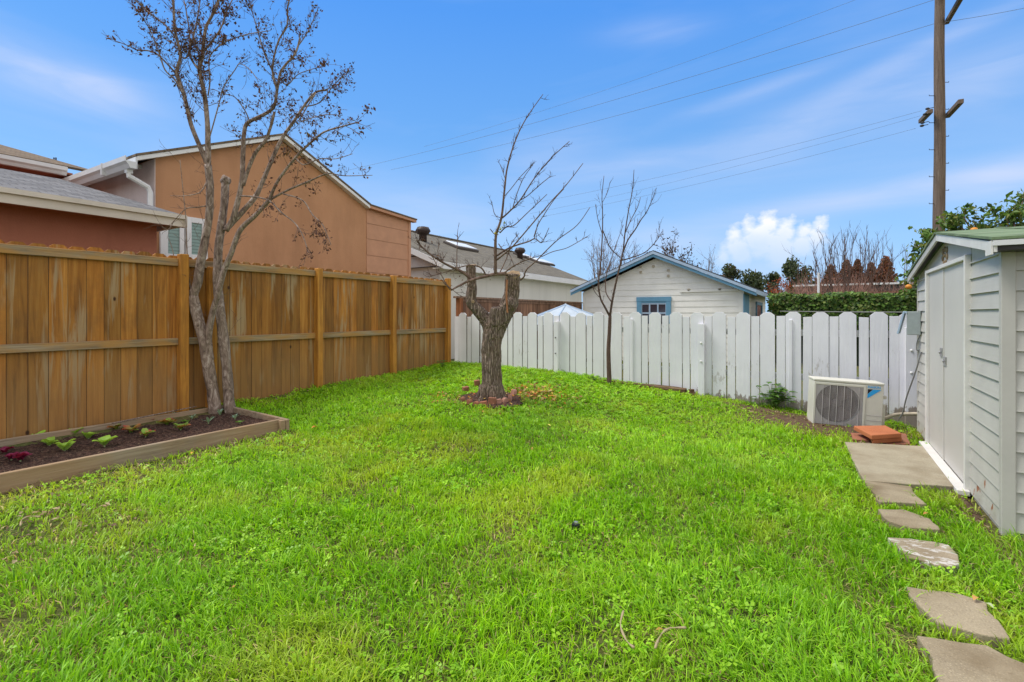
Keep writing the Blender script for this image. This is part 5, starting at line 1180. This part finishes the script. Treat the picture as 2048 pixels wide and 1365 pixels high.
for i, (px, yt, w_, lb) in enumerate(((1662, 535, 36, 'reddish brown conifer, leftmost of its row'), (1693, 526, 36, 'reddish brown conifer, second from the left of its row'), (1715, 524, 30, 'reddish brown conifer in the middle of its row'), (1742, 531, 34, 'reddish brown conifer, low and fourth of its row'), (1771, 518, 40, 'reddish brown conifer, tallest, at the right end of its row'))):
    crown('conifer_tree', px, yt, 585, w_*2.0, 62, lb, rc, 50+i, 3600, .36, 'cone', 'reddish conifers beyond the hedge', .2, .6, lobes=12, zlow=1.)
# filler woods low on the skyline
# ivy hedge
def hedge(name, x0, x1, y0, y1, z0, z1, n, size, cols, label, seed, cat):
    rr = random.Random(seed); t = empty(name, ((x0+x1)/2, (y0+y1)/2, 0), label, cat); mb = MB()
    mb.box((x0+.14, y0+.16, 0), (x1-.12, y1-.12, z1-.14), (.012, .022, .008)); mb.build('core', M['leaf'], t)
    mb = MB()
    for k in range(n):
        x = rr.uniform(x0, x1); f = rr.random()
        if f < .68: y = y0+abs(rr.gauss(0, .07)); z = rr.uniform(z0, z1); nn = Vector((rr.gauss(0, .6), -1, rr.gauss(.5, .5)))
        else: y = rr.uniform(y0, y1); z = z1-abs(rr.gauss(0, .04)); nn = Vector((rr.gauss(0, .6), rr.gauss(-.4, .5), 1))
        q = mnoise.noise(Vector((x*1.7, z*3+y*1.7, 3.)))
        y += q*.16 if f < .68 else 0; z += .09*mnoise.noise(Vector((x*1.1, y, 9.))) + (.05*mnoise.noise(Vector((x*6, y, 2.))) if f > .68 else 0)
        nn.normalize(); a = nn.orthogonal().normalized(); a = Matrix.Rotation(rr.random()*6.28, 3, nn) @ a; b_ = nn.cross(a); s = size*rr.uniform(.6, 1.3)
        c = rr.choice(cols); v_ = rr.uniform(.6, 1.35); c = tuple(w_*v_ for w_ in c); p = Vector((x, y, z))
        mb.add([p, p+a*s*.5+b_*s*.42+nn*s*.1, p+a*s, p+a*s*.5-b_*s*.42+nn*s*.1], [(0, 1, 2), (0, 2, 3)], c)
    mb.build('foliage', M['leaf'], t)
hedge('hedge', -1.2, 4.2, 15.6, 17.0, .9, 1.86, 11000, .085, [(.06, .13, .02), (.09, .18, .025), (.14, .24, .04), (.035, .08, .015), (.16, .20, .05)], 'clipped dense green ivy hedge between the garage and the shed', 71, 'hedge')
# --- fruit tree over the shed
rr = random.Random(77)
b = Vector((2.35, 9.9, 0)); t = empty('fruit_tree', b, 'leafy green fruit tree with orange fruit reaching over the shed roof', 'tree')
mb = MB(); LV = []
mb.tube([b-Vector((0, 0, .1)), b+Vector((.03, 0, .6)), b+Vector((-.02, 0, 1.3))], [.10, .085, .07], 9)
def reach(px, py, Zc, n, lz=.5):
    e = P(px, py, Zc); s = b+Vector((0, 0, rr.uniform(.9, 1.35))); m_ = s.lerp(e, .55)+Vector((0, 0, .12))
    sp = spline([s, m_, e], 6); mb.tube(sp, [.028*(1-.8*i/12) for i in range(13)], 5, cap=False)
    twigs(mb, sp[6:], n, .28, .005, 1, .15, LV, rr, start=.1, nn=3, lp=1.)
for px, py, Zc, n in ((1848, 478, 7.6, 7), (1842, 500, 7.7, 7), (1838, 520, 7.6, 7), (1836, 545, 7.5, 7), (1826, 562, 7.6, 6), (1858, 468, 7.7, 6), (1835, 580, 7.6, 6), (1868, 500, 8.0, 6), (1860, 540, 8.0, 6), (1905, 430, 7.9, 5), (1922, 424, 7.8, 6), (1918, 445, 8, 5), (1945, 440, 7.8, 5), (1965, 452, 8., 6), (1985, 455, 8, 5), (1935, 462, 8, 5), (1900, 468, 8., 4),
                      (2015, 425, 7.8, 6), (2030, 410, 7.8, 6), (2045, 402, 7.9, 7), (2060, 430, 8, 7), (2025, 445, 8, 6), (2050, 455, 8., 6), (2090, 410, 8, 8), (2120, 430, 8, 7)): reach(px, py, Zc, n)
mb.build('trunk', M['twig'], t)
ml = MB(); leafquads(ml, LV, .095, [(.06, .13, .02), (.10, .19, .03), (.15, .25, .045), (.05, .09, .02), (.20, .22, .04)], rr, .5, (1, 2), .3, .03); ml.build('crown', M['leaf'], t)
M['fruit'] = m_plain('orange fruit', (.62, .24, .03), .15, 12, .45, .001); M['fruitgreen'] = m_plain('unripe fruit', (.16, .24, .03), .15, 12, .45, .001)
for x, y, r, g_ in ((1948, 461, .048, 0), (1962, 464, .040, 1), (1817, 574, .040, 0), (1838, 571, .034, 1)):
    mb = MB(); mb.ball(P(x, y, 7.3), r, n=14, m=10, sq=(1, 1, .9)); mb.build('fruit', M['fruitgreen' if g_ else 'fruit'], t, smooth=True)
# ------------------------------------------------------------------ grass, weeds, leaf litter
GXa = np.linspace(-7, 3.2, 205); GYa = np.linspace(-.5, 8.6, 183)
GH = np.array([[gmesh(x, y) for x in GXa] for y in GYa])
def hgt(x, y):
    fx_ = np.clip((x-GXa[0])/(GXa[1]-GXa[0]), 0, len(GXa)-1.001); fy = np.clip((y-GYa[0])/(GYa[1]-GYa[0]), 0, len(GYa)-1.001)
    i = fx_.astype(int); j = fy.astype(int); a = fx_-i; b = fy-j
    return (GH[j, i]*(1-a)+GH[j, i+1]*a)*(1-b)+(GH[j+1, i]*(1-a)+GH[j+1, i+1]*a)*b
def vnoise(x, y, s, seed):
    r = np.random.default_rng(seed).random((64, 64)); X = x*s+100; Y = y*s+100; i = np.floor(X).astype(int); j = np.floor(Y).astype(int)
    a = X-i; b = Y-j; a = a*a*(3-2*a); b = b*b*(3-2*b); i0, i1, j0, j1 = i % 64, (i+1) % 64, j % 64, (j+1) % 64
    return (r[j0, i0]*(1-a)+r[j0, i1]*a)*(1-b)+(r[j1, i0]*(1-a)+r[j1, i1]*a)*b
def fbm(x, y, s, seed): return (vnoise(x, y, s, seed)+.5*vnoise(x, y, s*2.1, seed+1)+.25*vnoise(x, y, s*4.3, seed+2))/1.75
STONES = []
for o in COL.objects:
    if o.name.startswith(('stepping_stone', 'concrete_slab', 'paver')):
        vs = [v.co for v in o.data.vertices]; n = len(vs)//2; a_ = np.array([(v.x, v.y) for v in vs[:n]]); c_ = a_.mean(0); d_ = a_-c_; l_ = np.linalg.norm(d_, axis=1, keepdims=True); STONES.append(c_+d_*(l_-.008)/l_)
def inpoly(x, y, pl):
    ins = np.zeros(len(x), bool); n = len(pl)
    for i in range(n):
        (x1, y1), (x2, y2) = pl[i], pl[(i+1) % n]
        c = ((y1 > y) != (y2 > y)) & (x < (x2-x1)*(y-y1)/(y2-y1+1e-12)+x1); ins ^= c
    return ins
def cams(x, y): zc = -x*SN+y*CS; return (x*CS+y*SN)/np.maximum(zc, .01), zc
def sample(n, zmin, zmax, pw, seed):
    "random lawn places, denser toward the viewer"
    r = np.random.default_rng(seed); u = r.random(n)
    z = (zmin**pw+u*(zmax**pw-zmin**pw))**(1/pw); t = (r.random(n)*2-1)*1.14; xc = t*z
    x = xc*CS-z*SN; y = xc*SN+z*CS
    k = (x > FX+.03) & (y < FY+.06) & (y > -.4) & ~((x > SX-.03) & (y > Y0-.02)) & (x < 3.1)
    k &= ~((x < BX1+.03) & (y < BY1+.05) & (x > -6.3))
    for pl in STONES:
        kk = inpoly(x, y, pl); k &= ~kk
    k &= np.hypot(x-TC.x, (y-TC.y)) > .40
    return x[k], y[k], z[k], r
def bare_mask(x, y):
    "0 lush .. 1 worn"
    m = np.zeros(len(x))
    def g(cx, cy, rx, ry): return np.exp(-((x-cx)/rx)**2-((y-cy)/ry)**2)
    m = np.maximum(m, g(.05, 7.1, 1.0, .5)*1.2); m = np.maximum(m, g(.6, 6.2, .35, .8)*1.2); m = np.maximum(m, g(.90, 5.0, .05, 1.8))
    m = np.maximum(m, np.exp(-((x+4.66)/.22)**2)*(y < 3.3)*.8)           # strip along the bed
    for px, py, rx, s in ((60, 1060, .40, .95), (250, 960, .3, .6), (30, 1250, .25, .8), (1660, 870, .3, .5), (1420, 850, .35, .45), (1210, 1270, .12, .5), (700, 1100, .15, .4), (450, 1130, .12, .35), (560, 790, .22, .8), (520, 800, .2, .7), (1340, 1290, .14, .45), (1830, 1160, .10, .6), (1700, 1190, .1, .5), (1820, 1290, .10, .8), (1065, 795, .30, .8), (900, 800, .22, .9), (1600, 845, .4, .8)):
        p = G(px, py); m = np.maximum(m, g(p.x, p.y, rx, rx)*s)
    m = m+ (fbm(x, y, 2.6, 5)-.62)*1.6*(fbm(x, y, 2.6, 5) > .62) + (fbm(x, y, 9., 15)-.66)*1.4*(fbm(x, y, 9., 15) > .66)
    return np.clip(m, 0, 1)
def mesh_np(name, V, F4, F3, C, m, parent=None):
    me = bpy.data.meshes.new(name); nv = len(V); me.vertices.add(nv); me.vertices.foreach_set('co', V.astype(np.float32).ravel())
    nl = F4.size+F3.size; me.loops.add(nl); me.loops.foreach_set('vertex_index', np.concatenate([F4.ravel(), F3.ravel()]).astype(np.int32))
    npoly = len(F4)+len(F3); me.polygons.add(npoly); st = np.concatenate([np.arange(len(F4))*4, len(F4)*4+np.arange(len(F3))*3]); me.polygons.foreach_set('loop_start', st.astype(np.int32))
    me.materials.append(m); me.update(calc_edges=True); me.validate()
    at = me.color_attributes.new('Col', 'FLOAT_COLOR', 'POINT'); at.data.foreach_set('color', np.concatenate([C, np.ones((nv, 1))], 1).astype(np.float32).ravel())
    o = bpy.data.objects.new(name, me); COL.objects.link(o); return o
def blades(n, zmin, zmax, pw, seed):
    x, y, z, r = sample(n, zmin, zmax, pw, seed); N = len(x)
    bm_ = bare_mask(x, y); keep = r.random(N) > bm_*.86; x, y, z, bm_ = x[keep], y[keep], z[keep], bm_[keep]; N = len(x)
    clump = fbm(x, y, 5., 3); big = fbm(x, y, 1.1, 8)
    # blades gather in tufts
    tx_, ty_ = np.round(x/.045), np.round(y/.045); hsh = np.modf(np.sin(tx_*12.9898+ty_*78.233)*43758.5453)[0]; hs2 = np.modf(np.sin(tx_*39.3+ty_*11.1)*24634.63)[0]
    pull = .45*r.random(N); x = x+((tx_+hsh*.4)*.045-x)*pull; y = y+((ty_+hs2*.4)*.045-y)*pull
    far = np.clip((z-1.5)/6, 0, 1)
    h = (.032+.064*clump**1.5*1.5)*(.55+.8*r.random(N))*(1-.25*bm_)*(.75+.5*np.abs(hsh))
    back = np.clip((y-4.2)/2, 0, 1)*np.clip((-.3-x)/1.5, 0, 1); h *= 1-.35*back
    wd = (.0015+.0015*r.random(N))*(1+1.3*far)
    az = r.random(N)*2*np.pi+hsh*2; comb = fbm(x, y, .8, 30)*8; az = np.where(r.random(N) < .45, comb+r.normal(0, .7, N), az)
    lean = .25+.85*r.random(N)**1.3
    flat = r.random(N) < .07+.28*bm_; lean = np.where(flat, 1.35, lean)
    dx, dy = np.cos(az), np.sin(az); sx_, sy_ = -dy, dx
    tw = r.normal(0, .5, N); sx2 = sx_*np.cos(tw)+dx*np.sin(tw); sy2 = sy_*np.cos(tw)+dy*np.sin(tw)
    g0 = hgt(x, y)-.004
    V = np.zeros((N, 7, 3)); L1, L2 = h*.42, h*.75
    for i, (ll, ln, ww) in enumerate(((0*h, 0*lean, .75), (L1, lean*.45, 1.), (L2, lean*.8, .72))):
        ox, oz = ll*np.sin(ln), ll*np.cos(ln)
        for j, sgn in enumerate((-1, 1)):
            V[:, i*2+j, 0] = x+dx*ox+sgn*sx2*wd*ww; V[:, i*2+j, 1] = y+dy*ox+sgn*sy2*wd*ww; V[:, i*2+j, 2] = g0+oz
    ln = np.minimum(lean*1.15, 1.62); V[:, 6, 0] = x+dx*h*np.sin(ln); V[:, 6, 1] = y+dy*h*np.sin(ln); V[:, 6, 2] = g0+h*np.cos(ln)*.98+.002
    k = np.arange(N)[:, None]*7
    F4 = np.concatenate([k+np.array([[0, 1, 3, 2]]), k+np.array([[2, 3, 5, 4]])]); F3 = k+np.array([[4, 5, 6]])
    g1 = np.array([.22, .49, .012]); g2 = np.array([.40, .69, .026]); g3 = np.array([.06, .21, .007]); yl = np.array([.58, .62, .09]); st = np.array([.55, .44, .20])
    q = np.clip(big*1.6-.3+r.normal(0, .25, N), 0, 1)[:, None]
    c = g1*(1-q)+g2*q; dk = (r.random(N) < .22)[:, None]; c = np.where(dk, g3*.6+c*.4, c)
    yy = np.clip((fbm(x, y, 1.7, 40)-.50)*3.6, 0, .8)[:, None]+bm_[:, None]*.5; c = c*(1-yy)+(c*.45+yl*.55)*yy
    dead = (flat & (r.random(N) < .65))[:, None]; c = np.where(dead, st*(.6+.7*r.random(N))[:, None], c); c = c*(.75+.5*r.random(N))[:, None]
    C = np.repeat(c[:, None, :], 7, 1)
    return V.reshape(-1, 3), F4, F3, C.reshape(-1, 3)
V1, A4, A3, C1 = blades(430000, 1.45, 10.6, 1.15, 101)
tag(mesh_np('grass', V1, A4, A3, C1, M['grassm']), 'bright green unmown lawn grass with yellowish patches covering the whole yard', 'grass', None, 'stuff')
def leaflets(n, zmin, zmax, pw, seed, dens):
    x, y, z, r = sample(n, zmin, zmax, pw, seed); N = len(x)
    w_ = dens(x, y); keep = r.random(N) < w_; x, y, z = x[keep], y[keep], z[keep]; N = len(x)
    # trefoils: three leaflets to a stalk
    s = (.006+.008*r.random(N))*(1+.5*np.clip((z-3)/5, 0, 1)); h = hgt(x, y)+.012+.035*r.random(N)*(.5+fbm(x, y, 4, 60)); a0 = r.random(N)*6.28; tilt = r.normal(0, .35, (N, 2))
    V = []; 
    for j in range(3):
        a = a0+j*2.094; dx, dy = np.cos(a), np.sin(a); P_ = np.zeros((N, 4, 3))
        for i, (u_, v_, up) in enumerate(((.1, 0, 0), (1.1, -.75, .12), (1.9, 0, -.1), (1.1, .75, .12))):
            ox = dx*u_*s-dy*v_*s; oy = dy*u_*s+dx*v_*s; P_[:, i, 0] = x+ox; P_[:, i, 1] = y+oy; P_[:, i, 2] = h+ox*tilt[:, 0]+oy*tilt[:, 1]+up*s
        V.append(P_)
    V = np.concatenate(V).reshape(-1, 3); F = np.arange(N*3)[:, None]*4; F3 = np.concatenate([F+np.array([[0, 1, 2]]), F+np.array([[0, 2, 3]])])
    q = r.random(N)[:, None]; c = np.array([.20, .47, .014])*(1-q)+np.array([.42, .70, .04])*q; c *= (.7+.6*fbm(x, y, 3, 70))[:, None]
    C = np.repeat(np.tile(c, (3, 1)), 4, 0)
    return V, np.zeros((0, 4), int), F3, C
def dens(x, y):
    b = np.clip((y-4.4)/1.5, 0, 1)*np.clip((-.6-x)/1.2, 0, 1); a = (fbm(x, y, 1.6, 80) > .56)*.5; l = np.clip((-3.6-x)/.8, 0, 1)*.55
    nb = 1-.8*bare_mask(x, y)
    return np.clip(np.maximum(np.maximum(b*.9, a), np.maximum(l, .06)), 0, 1)*nb
V2, B4, B3, C2 = leaflets(95000, 1.5, 10.6, 1.35, 202, dens)
tag(mesh_np('clover', V2, B4, B3, C2, M['grassm']), 'low clover and chickweed leaves growing through the grass, thickest near the back fences', 'ground cover', None, 'stuff')
# dead leaves by the stump tree, mulch and crumbs along the edges
rr = random.Random(5); ml = MB()
def litter(cx, cy, rx, ry, n, size, cols, lift=.025):
    for k in range(n):
        x, y = cx+rr.gauss(0, rx), cy+rr.gauss(0, ry)
        if x < FX+.04 or y > FY-.02 or x > SX-.03: continue
        p = Vector((x, y, gz(x, y)+rr.uniform(0, lift))); c = rr.choice(cols); v_ = rr.uniform(.7, 1.3); s = size*rr.uniform(.5, 1.3)
        a = Vector((rr.gauss(0, 1), rr.gauss(0, 1), rr.gauss(0, .25))).normalized(); q = Vector((rr.gauss(0, .35), rr.gauss(0, .35), 1)).cross(a).normalized()
        ml.add([p-a*s*.5, p+q*s*.32+Vector((0, 0, s*.12)), p+a*s*.5, p-q*s*.32+Vector((0, 0, s*.12))], [(0, 1, 2), (0, 2, 3)], tuple(v_*w_ for w_ in c))
LC = [(.50, .22, .03), (.42, .13, .03), (.55, .36, .08), (.30, .16, .06), (.22, .10, .05), (.50, .42, .16)]
p = G(1068, 790); litter(p.x, p.y, .27, .24, 420, .055, LC, .06); p = G(905, 800); litter(p.x, p.y, .22, .16, 110, .045, LC, .05); p = G(980, 822); litter(p.x, p.y, .35, .12, 45, .04, LC)
p = G(1130, 800); litter(p.x, p.y, .4, .3, 40, .045, LC); litter(TC.x, TC.y, .28, .28, 130, .04, LC, .07); litter(-3.5, 5.2, 1.1, .8, 50, .04, LC)
DC = [(.16, .10, .06), (.30, .21, .12), (.10, .06, .035), (.38, .30, .18)]
litter(0., 7.2, .55, .22, 420, .035, DC, .04); litter(.62, 6.35, .22, .4, 260, .03, DC); litter(.86, 5.1, .05, .7, 170, .025, DC); litter(-1., 7.45, .4, .12, 90, .03, DC); litter(-4.72, 1.5, .12, 1.3, 260, .03, DC)
litter(-5.9, 4.4, .12, .5, 150, .03, DC); p = G(60, 1055); litter(p.x, p.y, .3, .3, 160, .035, DC); litter(-2.5, 3.5, 2., 1.5, 60, .03, [(.45, .40, .10), (.42, .25, .06)])
tag(ml.build('leaf_litter', M['dry']), 'scattered yellow, orange and brown fallen leaves and chips on the ground', 'leaf litter', None, 'stuff')
def oneleaf(px, py, s, c, label, dz=.035, g_=None):
    p = G(px, py, dz); mb = MB(); a0 = rr.random()*6; n = 6; vs = []
    for i in range(n+1):
        k = i/n; w_ = math.sin(math.pi*min(1, k*.95+.02))*.26*s
        for j in (-1, 0, 1): vs.append((k*s-s/2, j*w_, abs(j)*w_*.5+.15*s*math.sin(k*3.1)))
    Mx = Matrix.Translation(p) @ Matrix.Rotation(a0, 4, 'Z'); vs = [Mx @ Vector(v) for v in vs]
    mb.add(vs, [(i*3+j, i*3+j+1, i*3+j+4, i*3+j+3) for i in range(n) for j in (0, 1)], c)
    tag(mb.build('fallen_leaf', M['dry'], smooth=True), label, 'leaf', 'single fallen leaves on the lawn')
oneleaf(629, 856, .07, (.60, .22, .05), 'orange fallen leaf in the grass right of the garden bed corner', .05)
oneleaf(1853, 1029, .045, (.45, .22, .06), 'tan fallen leaf on the edge of the small pale stepping stone', .045)
oneleaf(1951, 1198, .045, (.55, .30, .10), 'tan fallen leaf by the upper edge of the large stepping stone', .045)
oneleaf(1978, 1212, .04, (.42, .48, .26), 'pale green fallen leaf beside the tan one at the large stepping stone', .045)
oneleaf(1097, 852, .06, (.60, .55, .12), 'yellow fallen leaf in the middle of the lawn', .05)
oneleaf(385, 907, .05, (.62, .40, .05), 'small yellow orange leaf in the grass below the garden bed', .05)
# bleached roots lying on the lawn
for pts, lb in (([(1247, 1222), (1241, 1250), (1252, 1280), (1268, 1296)], 'curved bleached root lying in the near lawn'), ([(1310, 1297), (1322, 1270), (1340, 1257), (1372, 1256)], 'pale hooked root beside another in the near lawn'), ([(41, 1052), (44, 1040), (60, 1033), (80, 1034)], 'arched grey root poking from worn ground by the bed')):
    p3 = [G(x, y, .045) for x, y in pts]; mb = MB(); sp = spline(p3, 5); mb.tube(sp, [.004+.002*math.sin(i) for i in range(len(sp))], 5, (.42, .34, .20)); tag(mb.build('root', M['dry'], smooth=True), lb, 'root', 'pale roots on the lawn')
p = G(1152, 1052, .012); t = empty('sprinkler_head', p, 'small black and silver sprinkler head sunk in the lawn', 'sprinkler')
mb = MB(); mb.lathe([(.026, -.03), (.026, .012), (.022, .018)], p, 16); mb.build('body', M['black'], t); mb = MB(); mb.lathe([(.015, .018), (.014, .026), (.006, .028)], p, 12); mb.build('cap', M['metal'], t)
# leafy weeds
def weed(px, py, h, n, ls, label, seed, Zadj=0, spread=.1):
    rr = random.Random(seed); b = G(px, py); t = empty('weed', b, label, 'weed', 'broad leaved weeds by the fences'); ms = MB(); mlf = MB()
    for k in range(n):
        a = rr.random()*6.28; e = b+Vector((math.cos(a)*spread*rr.random(), math.sin(a)*spread*rr.random()*.6, h*rr.uniform(.25, 1.)))
        ms.tube([b, b.lerp(e, .5)+Vector((0, 0, .02)), e], [.003, .0025, .002], 4, (.14, .22, .05))
        for _ in range(2): leafstrip(mlf, e, rr.random()*6.28, ls*rr.uniform(.7, 1.2), ls*.75, .35, .3, (.09, .20, .035), (.12, .25, .04), 3)
    ms.build('stems', M['leaf'], t); mlf.build('leaves', M['leaf'], t, smooth=True)
weed(1548, 818, .36, 40, .075, 'leafy green weed climbing the white pickets left of the air conditioner', 1, 0, .22)
weed(1525, 815, .14, 14, .05, 'low spreading weed at the foot of the taller leafy weed', 2, 0, .16)
weed(884, 738, .14, 12, .05, 'small dark green weed at the far corner post of the left fence', 3, 0, .09)
weed(1188, 762, .10, 8, .04, 'tiny pale green weed on the old timber left of the slender tree', 4, 0, .12)
weed(1775, 835, .10, 8, .05, 'dark green weed behind the right side of the air conditioner', 5, 0, .1)
